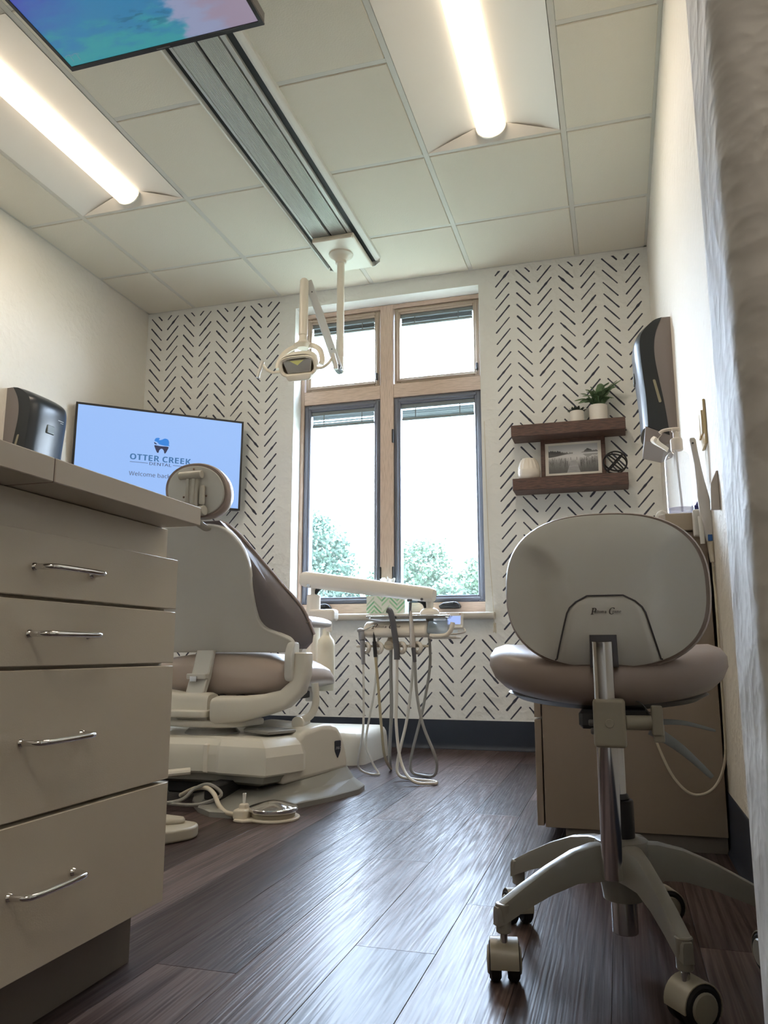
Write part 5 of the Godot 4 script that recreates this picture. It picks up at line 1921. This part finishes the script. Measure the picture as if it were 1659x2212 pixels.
# ---------------------------------------------------------------- dispensers
func dispenser(wx: float, s: float, z0: float, z1: float, top: float, depth: float, h: float, label: String, paper_out: bool) -> void:
	# wx the wall, s the way it sticks out, z1 the side towards the camera
	var t := thing("towel_dispenser", label, "dispenser", V(wx, top - h / 2, (z0 + z1) / 2))
	var outer := [[0.22, 0.0], [0.5, 0.02], [0.80, 0.09], [0.92, 0.16], [0.935, 0.27], [0.90, 0.42], [0.85, 0.60], [0.83, 0.75], [0.83, 0.87]]
	var inner := [[0.22, 0.0], [0.38, 0.10], [0.46, 0.21], [0.46, 0.34], [0.38, 0.52], [0.30, 0.68], [0.24, 0.84], [0.21, 0.95]]
	var oc := []
	var ic := []
	for p in outer:
		oc.append(V(p[0], p[1], 0))
	for p in inner:
		ic.append(V(p[0], p[1], 0))
	var o2 := curve(oc, 4)
	var i2 := curve(ic, 4)
	var zc := (z0 + z1) / 2
	var hw := (z1 - z0) / 2
	var shell := MB.new()
	var back := MB.new()
	var rs := []
	var rb := []
	for k in 13:
		var u := lerpf(-1, 1, k / 12.0)
		var bulge := 1.0 + 0.10 * (1.0 - u * u) - 0.10 * pow(absf(u), 12.0)
		var r := PackedVector3Array()
		for p in o2:
			r.append(V(wx + s * p.x * depth * (bulge if p.x > 0.5 else lerpf(1.0, bulge, clampf((p.x - 0.22) / 0.28, 0, 1))), top - p.y * h, zc + u * hw))
		for i in range(i2.size() - 1, 0, -1):
			var p := i2[i]
			r.append(V(wx + s * p.x * depth, top - p.y * h, zc + u * hw))
		rs.append(r)
		r = PackedVector3Array()
		r.append(V(wx, top, zc + u * (hw - 0.003)))
		for p in i2:
			r.append(V(wx + s * p.x * depth, top - p.y * h, zc + u * (hw - 0.0015)))
		r.append(V(wx, top - 0.95 * h, zc + u * (hw - 0.003)))
		rb.append(r)
	capped(shell, rs)
	capped(back, rb)
	part(t, "back_plate", back, M("dispenser_grey", C(128, 120, 118), 0.45))
	var sh := part(t, "smoked_cover", shell, M("dispenser_black", C(30, 34, 38), 0.3), "glossy black cover")
	# chin with the paper slot
	var m := MB.new()
	m.X = Transform3D(Vector3(s, 0, 0), Vector3(0, 1, 0), Vector3(0, 0, 1), V(wx, top, 0))
	m.prism(poly([depth * 0.82, -h * 0.865, depth * 0.21, -h * 0.945, depth * 0.03, -h * 0.95, depth * 0.03, -h * 0.99, depth * 0.35, -h * 1.03, depth * 0.86, -h * 0.985]), z0 + 0.004, z1 - 0.002, 0.002)
	part(t, "chin", m, M("dispenser_grey", Color()))
	# slot window in the side
	m = MB.new()
	m.X = Transform3D(Vector3(s, 0, 0), Vector3(0, 1, 0), Vector3(0, 0, 1), V(wx, top, z1))
	m.prism(rounded(poly([depth * 0.56, -h * 0.50, depth * 0.49, -h * 0.50, depth * 0.36, -h * 0.685, depth * 0.43, -h * 0.69]), 0.006, 3), -0.004, 0.0012, 0.0004)
	part(sh, "level_window", m, M("window_smoke", C(140, 134, 112), 0.3))
	# lock recess and the small print on the front
	m = MB.new()
	m.rbox(V(wx + s * depth * 0.99, top - h * 0.40, zc + 0.01), V(0.012, 0.045, 0.055), 0.005, 3)
	part(sh, "push_latch", m, M("latch_grey", C(78, 84, 80), 0.3))
	if not paper_out:
		m = MB.new()
		m.box(V(wx + s * depth * 1.015, top - h * 0.272, zc - 0.055), V(0.002, 0.004, 0.05), 0.0005)
		m.box(V(wx + s * depth * 1.012, top - h * 0.292, zc - 0.068), V(0.002, 0.003, 0.022), 0.0005)
		part(sh, "small_print", m, M("print_pale", C(170, 172, 170), 0.5))
	if paper_out:
		var rows := []
		for i in 9:
			var u := i / 8.0
			var r := PackedVector3Array()
			for j in 7:
				var v := j / 6.0 - 0.5
				r.append(V(wx + s * (0.075 - 0.015 * u + 0.018 * sin(u * 4.0) + v * 0.035 * (1 - 0.5 * u)), top - h * 0.955 - 0.06 * u - 0.008 * cos(v * 5.0), z1 + 0.002 + 0.03 * sin(u * 2.6) * cos(v * 2.5) + 0.012 * sin(v * 9.0)))
			rows.append(r)
		m = MB.new()
		m.sheet(rows, V(0.0006, 0, -0.0006))
		var o := lone("paper_towel", m, M("paper", Color()), "crumpled white paper towel hanging from the dispenser on the right wall", "paper towel", V(wx + s * 0.07, top - h, z1))
		o.name = "paper_towel"

func capped(m: MB, rings: Array) -> void:   # a loft whose ends are triangulated, for outlines that are not convex
	var s := m.v.size()
	for i in rings.size() - 1:
		m.strip(rings[i], rings[i + 1])
	var p := PackedVector2Array()
	for q in rings[0]:
		p.append(Vector2(q.x, q.y))
	var idx := Geometry2D.triangulate_polygon(p)
	var area := 0.0
	for i in p.size():
		area += p[i].cross(p[(i + 1) % p.size()])
	for i in range(0, idx.size(), 3):
		var a := idx[i]
		var b := idx[i + 1]
		var c := idx[i + 2]
		if (p[b] - p[a]).cross(p[c] - p[a]) * area < 0:
			var w := b
			b = c
			c = w
		m.tri(rings[0][a], rings[0][c], rings[0][b])
		m.tri(rings[-1][a], rings[-1][b], rings[-1][c])
	m.fix(s)

# ---------------------------------------------------------------- shelves and what stands on them
func lake_texture() -> ImageTexture:
	var w := 260
	var h := 176
	var im := Image.create(w, h, false, Image.FORMAT_RGB8)
	var n := FastNoiseLite.new()
	n.seed = 2
	n.frequency = 0.05
	var r := RandomNumberGenerator.new()
	r.seed = 3
	for j in h:
		for i in w:
			var x := i / float(w)
			var y := j / float(h)
			var g := lerpf(0.80, 0.90, smoothstep(0.0, 0.3, y))
			if y > 0.34:
				g = lerpf(0.86, 0.36, smoothstep(0.38, 1.0, y + 0.10 * absf(x - 0.55)))
			# far banks and an island with mist
			var bank := 0.29 - 0.10 * smoothstep(0.5, 0.0, x) + n.get_noise_2d(i * 1.6, 0) * 0.05
			if x < 0.5 and y > bank and y < 0.335 + 0.09 * smoothstep(0.45, 0.0, x):
				g = 0.34 + 0.3 * smoothstep(0.2, 0.5, x)
			var isl := 0.30 - 0.13 * exp(-pow((x - 0.80) / 0.07, 2)) - 0.06 * exp(-pow((x - 0.95) / 0.08, 2)) + n.get_noise_2d(i * 2.2, 40) * 0.03
			if x > 0.66 and y > isl and y < 0.31:
				g = 0.36 + 1.3 * maxf(0, 0.70 - x) + 0.25 * smoothstep(0.22, 0.31, y)
			if x > 0.7 and y > 0.36 and y < 0.36 + (0.31 - isl) * 0.8:
				g = lerpf(g, 0.5, 0.6)
			im.set_pixel(i, j, Color(g * 0.98, g * 0.98, g * 0.985))
	for k in 420:
		var x := r.randf()
		if absf(x - 0.52) < 0.12:
			continue
		var y0 := r.randf_range(0.42, 0.62) + 0.12 * (0.5 - absf(x - 0.52))
		var len_ := int(r.randf_range(0.1, 0.38) * h)
		var xi := x * w
		var lean := r.randf_range(-0.12, 0.12)
		var g := r.randf_range(0.24, 0.45)
		for j in len_:
			var yy := int(y0 * h) + j
			if yy >= h:
				break
			var xx := clampi(int(xi + lean * (len_ - j)), 0, w - 1)
			im.set_pixel(xx, yy, im.get_pixel(xx, yy).lerp(Color(g, g, g), 0.6))
	# the dock
	for j in range(int(0.56 * h), h):
		var v := (j / float(h) - 0.56) / 0.44
		var hw := lerpf(0.055, 0.145, v)
		for i in range(int((0.515 - hw) * w), int((0.515 + hw * 0.9) * w)):
			var g := 0.66 + 0.08 * n.get_noise_2d(i * 0.3, j * 4.0)
			if int(v * v * 9.0 + v * 6.0) != int((v + 0.012) * (v + 0.012) * 9.0 + (v + 0.012) * 6.0):
				g -= 0.22
			im.set_pixel(clampi(i, 0, w - 1), j, Color(g, g, g * 1.02))
	for k in [[0.45, 0.46, 0.56], [0.575, 0.46, 0.56], [0.38, 0.58, 0.76], [0.66, 0.56, 0.8]]:
		for j in range(int(k[1] * h), int(k[2] * h)):
			for i in 2:
				im.set_pixel(int(k[0] * w) + i, j, Color(0.3, 0.3, 0.31))
	return ImageTexture.create_from_image(im)

func fern_frond(m: MB, a: Vector3, b: Vector3, lift: float, n: int, w: float) -> void:
	var mid := (a + b) / 2 + V(0, lift, 0)
	var pts := curve([a, mid, b], n)
	m.tube(pts, 0.0012, 5)
	for i in range(2, pts.size() - 1):
		var u := i / float(pts.size() - 1)
		var t := (pts[i + 1] - pts[i - 1]).normalized()
		var side := t.cross(V(0.2, 0.9, 0.4)).normalized()
		var l: float = w * sin(PI * clampf(u * 0.92 + 0.06, 0, 1))
		for s in [-1.0, 1.0]:
			var tip: Vector3 = pts[i] + side * s * l + t * l * 0.5 + V(0, -l * 0.15, 0)
			var wd: Vector3 = t * (0.0042 * (0.5 + l / w * 0.6))
			var md: Vector3 = (pts[i] + tip) / 2 + V(0, 0.002, 0)
			m.quad(pts[i] - wd * 0.4, md - wd, tip, md + wd)
			m.quad(pts[i] - wd * 0.4 - V(0, 0.0004, 0), md + wd - V(0, 0.0004, 0), tip - V(0, 0.0004, 0), md - wd - V(0, 0.0004, 0))

func build_shelves() -> void:
	var wal := M("walnut", Color())
	for k in [[1.688, "upper dark walnut floating shelf on the patterned wall, holding two potted plants"], [1.393, "lower dark walnut floating shelf on the patterned wall, holding vase, picture and wire ball"]]:
		var m := MB.new()
		m.box(V(-0.209, k[0], ZB + 0.0755), V(0.594, 0.064, 0.149), 0.0025)
		lone("floating_shelf", m, wal, k[1], "shelf", V(-0.209, k[0] - 0.032, ZB + 0.07), "floating shelves on the patterned wall")
	var cer := M("white_ceramic", Color())
	# plants
	var zz := ZB + 0.08
	var ys := 1.7205
	for k in [[V(-0.158, ys, zz), 0.037, 0.068, "small"], [V(-0.046, ys, zz), 0.048, 0.09, "fern"]]:
		var c: Vector3 = k[0]
		var fern: bool = k[3] == "fern"
		var t := thing("potted_plant", "feathery green fern in the larger white pot on the upper shelf" if fern else "small dark succulent in the smaller white pot on the upper shelf", "plant", c, "potted plants on the upper shelf")
		var m := MB.new()
		m.X = Transform3D(Basis(), c)
		var r: float = k[1]
		var h: float = k[2]
		m.lathe([Vector2(0, 0), Vector2(r - 0.003, 0), Vector2(r, 0.003), Vector2(r, h - 0.001), Vector2(r - 0.001, h), Vector2(r - 0.004, h - 0.001), Vector2(r - 0.005, h - 0.012), Vector2(0, h - 0.012)], 36, false)
		part(t, "pot", m, cer, "plain white pot")
		m = MB.new()
		m.X = Transform3D(Basis(), c)
		m.lathe([Vector2(0, h - 0.013), Vector2(r - 0.005, h - 0.012), Vector2(r * 0.5, h - 0.006), Vector2(0, h - 0.005)], 20, false)
		part(t, "soil", m, M("soil", C(52, 44, 38), 0.9))
		m = MB.new()
		if fern:
			var rr := RandomNumberGenerator.new()
			rr.seed = 8
			var top := c + V(0, h - 0.008, 0)
			for e in [[0.125, 0.135, 0.02, 0.05, 0.034], [0.10, 0.09, 0.05, 0.05, 0.03], [0.09, 0.12, -0.03, 0.06, 0.03], [0.06, 0.12, 0.04, 0.06, 0.03], [0.02, 0.13, 0.0, 0.05, 0.03], [-0.03, 0.11, 0.02, 0.05, 0.03], [-0.06, 0.105, 0.0, 0.06, 0.03], [-0.085, 0.075, 0.03, 0.05, 0.03], [-0.12, 0.045, 0.01, 0.05, 0.03], [-0.10, 0.02, 0.04, 0.045, 0.028], [0.08, 0.03, 0.05, 0.05, 0.028], [0.07, 0.06, -0.04, 0.05, 0.03], [-0.05, 0.06, -0.04, 0.05, 0.03], [0.03, 0.07, 0.06, 0.05, 0.03], [-0.02, 0.05, 0.065, 0.045, 0.028], [0.05, 0.10, 0.0, 0.06, 0.03], [-0.01, 0.09, -0.03, 0.05, 0.03]]:
				fern_frond(m, top + V(rr.randf_range(-0.015, 0.015), 0, rr.randf_range(-0.015, 0.015)), top + V(e[0], e[1], e[2]), e[3] * 0.6, 16, e[4] * 0.85)
				fern_frond(m, top + V(rr.randf_range(-0.02, 0.02), 0, rr.randf_range(-0.02, 0.02)), top + V(e[0] * rr.randf_range(0.6, 1.0), e[1] * rr.randf_range(0.6, 1.05), e[2] + rr.randf_range(-0.02, 0.02)), e[3] * 0.6, 14, e[4] * 0.7)
			var gm := M("fern_green", C(118, 146, 110), 0.6)
			part(t, "fronds", m, gm, "feathery fern fronds", 20.0).set_meta("kind", "stuff")
		else:
			var top := c + V(0, h - 0.004, 0)
			for ring in 3:
				for i in 9 - ring * 2:
					var a := TAU * i / (9 - ring * 2) + ring * 0.4
					var d := V(cos(a), 0, sin(a))
					var out: float = [0.054, 0.04, 0.022][ring]
					var up: float = [0.014, 0.024, 0.032][ring]
					var w := V(-sin(a), 0, cos(a)) * 0.0105
					var b := top + d * out + V(0, up, 0)
					m.loft([ell(top + d * 0.004, w * 0.6, V(0, 0.003, 0), 2, 8), ell(top + d * out * 0.6 + V(0, up * 0.5, 0), w, V(0, 0.003, 0), 2, 8), ell(b, w * 0.15, V(0, 0.0008, 0), 2, 8)])
			part(t, "leaves", m, M("succulent_green", C(50, 66, 58), 0.55), "dark pointed leaves")
	# vase
	var yl := 1.4255
	m_vase(V(-0.423, yl, ZB + 0.085))
	# framed photograph leaning against the wall
	var f := Transform3D(Basis(Vector3(1, 0, 0), -0.10), V(-0.19, yl + 0.001, ZB + 0.047))
	var t2 := thing("picture_frame", "dark framed grey photograph of a misty lake and wooden dock, leaning on the lower shelf", "picture", V(-0.19, yl, ZB + 0.04))
	var m := MB.new()
	m.X = f
	rect_frame(m, -0.17, 0.0, 0.17, 0.232, 0.022, -0.012, 0.012, 0.002)
	m.X = f
	part(t2, "frame", m, M("walnut", Color()))
	m = MB.new()
	m.X = f
	m.box(V(0, 0.116, -0.004), V(0.30, 0.192, 0.006), 0.0005)
	part(t2, "mount", m, M("mount_white", C(236, 232, 224), 0.7))
	m = MB.new()
	m.X = f
	m.quad(V(-0.130, 0.037, 0.0), V(0.130, 0.037, 0.0), V(0.130, 0.197, 0.0), V(-0.130, 0.197, 0.0))
	var ph := M("lake_print", Color(1, 1, 1), 0.5)
	ph.albedo_texture = lake_texture()
	part(t2, "print", m, ph, "grey print of a lake with a dock")
	# wire ball
	var bc := V(0.026, yl + 0.0635, ZB + 0.104)
	var t3 := thing("wire_ball", "black wire ball ornament at the right end of the lower shelf", "ornament", bc)
	for q in [V(0, 0, 1), V(-0.66, 0.6, 0.2), V(0.7, 0.62, 0.3), V(0.25, 0.9, -0.6)]:
		var nn: Vector3 = q.normalized()
		var ax := nn.cross(V(0.2, 0.3, 0.9)).normalized()
		if absf(nn.z) > 0.95:
			ax = V(1, 0, 0)
		m = MB.new()
		var ps := PackedVector3Array()
		for i in 44:
			var a := TAU * i / 44
			ps.append(bc + (ax * cos(a) + nn.cross(ax) * sin(a)) * 0.059)
		m.tube(ps, 0.0042, 8, nn + V(0.01, 0.02, 0.0), 1.0, true)
		part(t3, "wire_ring", m, M("wire_black", C(28, 28, 32), 0.5))

func m_vase(c: Vector3) -> void:
	var m := MB.new()
	var rings := []
	for q in [[0.0, 0.044], [0.003, 0.05], [0.012, 0.056], [0.022, 0.0595], [0.025, 0.0585], [0.036, 0.061], [0.039, 0.06], [0.05, 0.061], [0.053, 0.0598], [0.068, 0.0575], [0.085, 0.053], [0.10, 0.0465], [0.11, 0.041], [0.116, 0.038], [0.1165, 0.034], [0.112, 0.032], [0.08, 0.03]]:
		var r := PackedVector3Array()
		for i in 72:
			var a := TAU * i / 72
			var fl := 1.0 + (0.035 * cos(a * 16) * smoothstep(0.05, 0.06, q[0]) * smoothstep(0.113, 0.10, q[0]))
			r.append(c + V(cos(a) * q[1] * fl, q[0], sin(a) * q[1] * fl))
		rings.append(r)
	m.loft(rings)
	lone("ribbed_vase", m, M("vase_glaze", C(224, 214, 202), 0.25), "rounded off-white ceramic vase with ribbed sides on the lower shelf", "vase", c)

# ---------------------------------------------------------------- odds and ends
func tissue_texture() -> ImageTexture:
	var w := 220
	var h := 96
	var im := Image.create(w, h, false, Image.FORMAT_RGB8)
	var ground := C(226, 228, 216)
	im.fill(ground)
	var greens := [C(150, 200, 156), C(170, 206, 168), C(128, 186, 142), C(186, 204, 178)]
	for j in h:
		for i in w:
			var cx := int(floor(i / 44.0))
			var u := fposmod(i, 44.0) - 22.0
			var s := 1.0 if cx % 2 == 0 else -1.0
			var d := j + s * u
			var band := fposmod(d, 24.0)
			var bi := int(floor(d / 24.0))
			if band < 12.0 and (bi * 7 + cx * 3) % 5 != 0:
				im.set_pixel(i, j, greens[absi(bi * 3 + cx * 5) % 4])
	return ImageTexture.create_from_image(im)

func build_small_things() -> void:
	# tissue box on the sill
	var t := thing("tissue_box", "tissue box printed with green chevrons standing on the window sill", "tissue box", V(-1.25, 0.726, -4.31))
	var m := MB.new()
	m.box(V(-1.25, 0.775, -4.315), V(0.225, 0.098, 0.115), 0.0015)
	var bx := part(t, "carton", m, M("carton_green", C(168, 206, 184), 0.7))
	m = MB.new()
	m.quad(V(-1.362, 0.7265, -4.2568), V(-1.138, 0.7265, -4.2568), V(-1.138, 0.8235, -4.2568), V(-1.362, 0.8235, -4.2568))
	var tm := M("tissue_print", Color(1, 1, 1), 0.7)
	tm.albedo_texture = tissue_texture()
	part(bx, "printed_front", m, tm)
	var rows := []
	for i in 8:
		var u := i / 7.0
		var r := PackedVector3Array()
		for j in 13:
			var v := j / 12.0 - 0.5
			r.append(V(-1.25 + v * lerpf(0.03, 0.10, u), 0.82 + 0.12 * u - 0.02 * absf(sin(v * 11.0)) * u, -4.315 + 0.02 * sin(v * 14.0 + u) * (0.3 + u)))
		rows.append(r)
	m = MB.new()
	m.sheet(rows, V(0, 0, 0.0006))
	lone("tissue", m, M("paper", Color()), "white tissue pulled up out of the green box", "tissue", V(-1.25, 0.826, -4.315))
	# hand sanitiser
	var c := V(0.187, 0.894, -2.345)
	t = thing("pump_bottle", "clear pump bottle of hand sanitiser on the counter by the right wall", "bottle", c)
	var gl := M("clear_bottle", Color(0.95, 0.96, 1.0, 0.12), 0.06)
	gl.transparency = BaseMaterial3D.TRANSPARENCY_ALPHA
	m = MB.new()
	m.X = Transform3D(Basis(), c)
	m.lathe([Vector2(0, 0.002), Vector2(0.032, 0.001), Vector2(0.0365, 0.006), Vector2(0.0365, 0.158), Vector2(0.034, 0.172), Vector2(0.026, 0.183), Vector2(0.016, 0.189), Vector2(0.015, 0.196), Vector2(0, 0.196)], 40, false)
	part(t, "bottle", m, gl, "clear bottle")
	m = MB.new()
	m.X = Transform3D(Basis(), c)
	m.lathe([Vector2(0, 0.003), Vector2(0.031, 0.0025), Vector2(0.0352, 0.007), Vector2(0.0352, 0.022), Vector2(0, 0.022)], 36, false)
	var lq := M("sanitiser_gel", Color(0.72, 0.74, 0.95, 0.35), 0.08)
	lq.transparency = BaseMaterial3D.TRANSPARENCY_ALPHA
	part(t, "gel", m, lq, "last of the pale gel")
	m = MB.new()
	m.X = Transform3D(Basis(), c)
	m.lathe([Vector2(0, 0.192), Vector2(0.0165, 0.192), Vector2(0.017, 0.194), Vector2(0.017, 0.222), Vector2(0.0155, 0.226), Vector2(0.0085, 0.23), Vector2(0.008, 0.248), Vector2(0, 0.248)], 28, false)
	m.rbox(V(0.0, 0.253, 0), V(0.024, 0.014, 0.018), 0.005, 3)
	m.tube(curve([V(0.004, 0.257, 0), V(-0.02, 0.256, 0), V(-0.036, 0.253, 0), V(-0.044, 0.247, 0)], 4), 0.005, 10, V(0, 0, 1), 0.8)
	part(t, "pump", m, M("pump_white", C(226, 216, 206), 0.4))
	m = MB.new()
	m.cyl(c + V(-0.003, 0.194, 0), c + V(0.004, 0.012, 0.0), 0.0035, 0.0035, 10)
	part(t, "dip_tube", m, M("white_plastic", Color()))
	# light switch
	t = thing("light_switch", "almond double switch plate on the right wall above the counter", "light switch", V(XR, 1.13, -2.24))
	m = MB.new()
	m.rbox(V(XR - 0.004, 1.128, -2.245), V(0.008, 0.125, 0.09), 0.003, 2)
	part(t, "plate", m, M("almond", C(212, 192, 148), 0.4))
	for z in [-2.268, -2.222]:
		m = MB.new()
		m.rbox(V(XR - 0.009, 1.128, z), V(0.008, 0.066, 0.032), 0.002, 2)
		part(t, "rocker", m, M("almond", Color()))
	# intraoral camera in its holder on the counter's front edge
	var z := -2.245
	t = thing("camera_holder", "white plastic holder clipped to the counter edge by the right wall", "holder", V(0.235, 0.86, z))
	m = MB.new()
	m.rbox(V(0.222, 0.86, z - 0.022), V(0.026, 0.075, 0.028), 0.006, 3)
	for x in [0.226, 0.262]:
		m.tube(curve([V(x, 0.875, z), V(x + 0.001, 0.84, z + 0.006), V(x + 0.002, 0.80, z + 0.004)], 4), 0.006, 10)
	part(t, "holder_body", m, M("white_plastic", Color()))
	t = thing("intraoral_camera", "white wand-shaped camera standing in the holder beside the right wall, cable hanging down", "dental camera", V(0.235, 0.8, z))
	m = MB.new()
	var rings := []
	for q in [[0.806, 0.252, 0.010, 0.009], [0.84, 0.25, 0.0155, 0.012], [0.88, 0.246, 0.0165, 0.0125], [0.93, 0.241, 0.0155, 0.012], [0.97, 0.237, 0.0115, 0.0095], [1.02, 0.2325, 0.0085, 0.007], [1.06, 0.2275, 0.0085, 0.0065], [1.088, 0.2245, 0.009, 0.0065], [1.094, 0.224, 0.006, 0.004]]:
		rings.append(ell(V(q[1] - 0.004, q[0], z), V(q[2], 0, 0), V(0, 0, q[3]), 2.4, 24))
	m.loft(rings)
	part(t, "wand", m, M("wand_white", C(220, 216, 212), 0.35))
	m = MB.new()
	m.cyl(V(0.2205, 1.078, z + 0.0055), V(0.2205, 1.078, z + 0.0085), 0.003, 0.0025, 12, 0.0003)
	part(t, "lens", m, M("black_plastic", Color()))
	m = MB.new()
	m.rbox(V(0.247, 0.815, z + 0.008), V(0.012, 0.018, 0.006), 0.002, 2)
	part(t, "blue_band", m, M("band_blue", C(40, 96, 168), 0.4))
	m = MB.new()
	m.cyl(V(0.249, 0.806, z), V(0.250, 0.75, z), 0.011, 0.0065, 16)
	part(t, "strain_relief", m, M("cord_cream", Color()))
	m = MB.new()
	m.tube(curve([V(0.250, 0.752, z), V(0.2505, 0.70, z), V(0.249, 0.62, z + 0.02), V(0.247, 0.50, z + 0.03), V(0.248, 0.35, z + 0.01), V(0.245, 0.24, z - 0.01), V(0.215, 0.17, z - 0.02), V(0.165, 0.15, z - 0.03), V(0.12, 0.19, z - 0.03), V(0.085, 0.27, z - 0.035), V(0.07, 0.33, z - 0.04)], 6), 0.0035, 8)
	part(t, "cable", m, M("cord_cream", Color()))
	m = MB.new()
	m.rbox(V(0.232, 0.914, -2.42), V(0.022, 0.04, 0.04), 0.004, 3)
	m.cyl(V(0.236, 0.93, -2.41), V(0.244, 0.945, -2.41), 0.006)
	lone("blue_clip", m, M("navy_plastic", Color()), "small dark blue plastic clip on the counter behind the clear bottle", "clip", V(0.23, 0.894, -2.42))
	m = MB.new()
	m.tube(curve([V(0.10, 0.80, -2.27), V(0.115, 0.875, -2.265), V(0.128, 0.899, -2.285), V(0.15, 0.8985, -2.33), V(0.16, 0.8985, -2.42)], 5), 0.0042, 8)
	lone("counter_cord", m, M("cord_white", Color()), "thin white cord bent over the counter edge in front of the clear bottle", "cord", V(0.13, 0.89, -2.3))
	m = MB.new()
	m.prism(poly([0.233, 0.86, 0.2545, 0.86, 0.2545, 0.957, 0.251, 0.957, 0.236, 0.925]), -2.066, -2.05, 0.001)
	lone("wall_bracket", m, M("bracket_taupe", C(206, 197, 189), 0.5), "small taupe bracket with a sloping top, on the right wall beside the white camera wand", "bracket", V(0.25, 0.9, -2.1))
	# blind cord that hangs beside the window, and its cleat
	m = MB.new()
	m.tube(curve([V(-0.672, 1.80, ZB + 0.006), V(-0.668, 1.4, ZB + 0.007), V(-0.662, 1.08, ZB + 0.008), V(-0.648, 0.85, ZB + 0.02), V(-0.637, 0.74, ZB + 0.066), V(-0.633, 0.66, ZB + 0.066), V(-0.63, 0.61, ZB + 0.04)], 5), 0.0016, 6)
	for x in [-0.636, -0.627]:
		m.cyl(V(x, 0.665, ZB + 0.066), V(x, 0.615, ZB + 0.066), 0.003, 0.004, 8)
	lone("blind_cord", m, M("cord_cream", Color()), "thin blind cord with small pulls hanging at the right of the window sill", "cord", V(-0.64, 0.7, ZB + 0.03))

# ---------------------------------------------------------------- all of it
const SKY := 5.0
const LAMP := 1.9

func _ready() -> void:
	rng.seed = 20
	var cam := Camera3D.new()
	cam.name = "camera"
	cam.position = V(0, 0.517, 0)
	cam.rotation = V(0.17535408, 0.28755169, 0.0)
	cam.fov = rad_to_deg(2.0 * atan(1106.0 / 1694.725))
	cam.near = 0.02
	cam.far = 200.0
	cam.current = true
	add_child(cam)
	var we := WorldEnvironment.new()
	we.name = "surroundings"
	var e := Environment.new()
	e.background_mode = Environment.BG_SKY
	var sky := Sky.new()
	var sm := ProceduralSkyMaterial.new()
	sm.sky_top_color = Color(0.80, 0.89, 1.0)
	sm.sky_horizon_color = Color(0.90, 0.95, 1.0)
	sm.sky_curve = 0.2
	sm.ground_horizon_color = Color(0.55, 0.60, 0.55)
	sm.ground_bottom_color = Color(0.4, 0.45, 0.38)
	sm.sky_energy_multiplier = SKY
	sm.ground_energy_multiplier = SKY
	sky.sky_material = sm
	e.sky = sky
	e.tonemap_mode = Environment.TONE_MAPPER_LINEAR
	e.tonemap_exposure = 1.32
	e.sdfgi_enabled = true
	e.ssao_enabled = true
	e.ssil_enabled = true
	we.environment = e
	add_child(we)
	make_materials()
	build_room()
	build_window()
	build_outside()
	# unseen lamp panel added behind the camera as fill light
	var hl := struct("added_hall_fill_light", V(0.2, 2.70, 0.6))
	var m := MB.new()
	m.box(V(0.2, 2.69, 0.6), V(0.5, 0.02, 0.5), 0.003)
	part(hl, "fill_light_panel", m, glow("fill_light_glow", Color(1.0, 0.93, 0.84), 0.8))
	var al := AreaLight3D.new()
	al.name = "added_fill_area_light"
	al.area_size = Vector2(0.48, 0.48)
	al.light_color = Color(1.0, 0.955, 0.89)
	al.light_energy = 0.95
	al.shadow_enabled = true
	al.position = V(0, -0.024, 0)
	al.rotation = V(-PI / 2, 0, 0)
	hl.add_child(al, true)
	troffer(-2.5598, "glowing strip light in the left half of the ceiling, nearer the left wall")
	troffer(-0.731, "glowing strip light in the right half of the ceiling, nearer the right wall")
	build_track()
	build_operating_light()
	build_ceiling_tv()
	build_wall_tv()
	build_left_cabinet()
	build_right_cabinet()
	build_chair()
	build_delivery()
	build_floor_things()
	build_stool()
	dispenser(XL, 1.0, -3.37, -3.10, 1.827, 0.178, 0.50, "black and grey paper towel dispenser on the left wall, above the drawer cabinet", false)
	dispenser(XR, -1.0, -3.40, -3.10, 1.812, 0.142, 0.505, "tall black and grey paper towel dispenser on the right wall, paper hanging out", true)
	build_shelves()
	build_small_things()
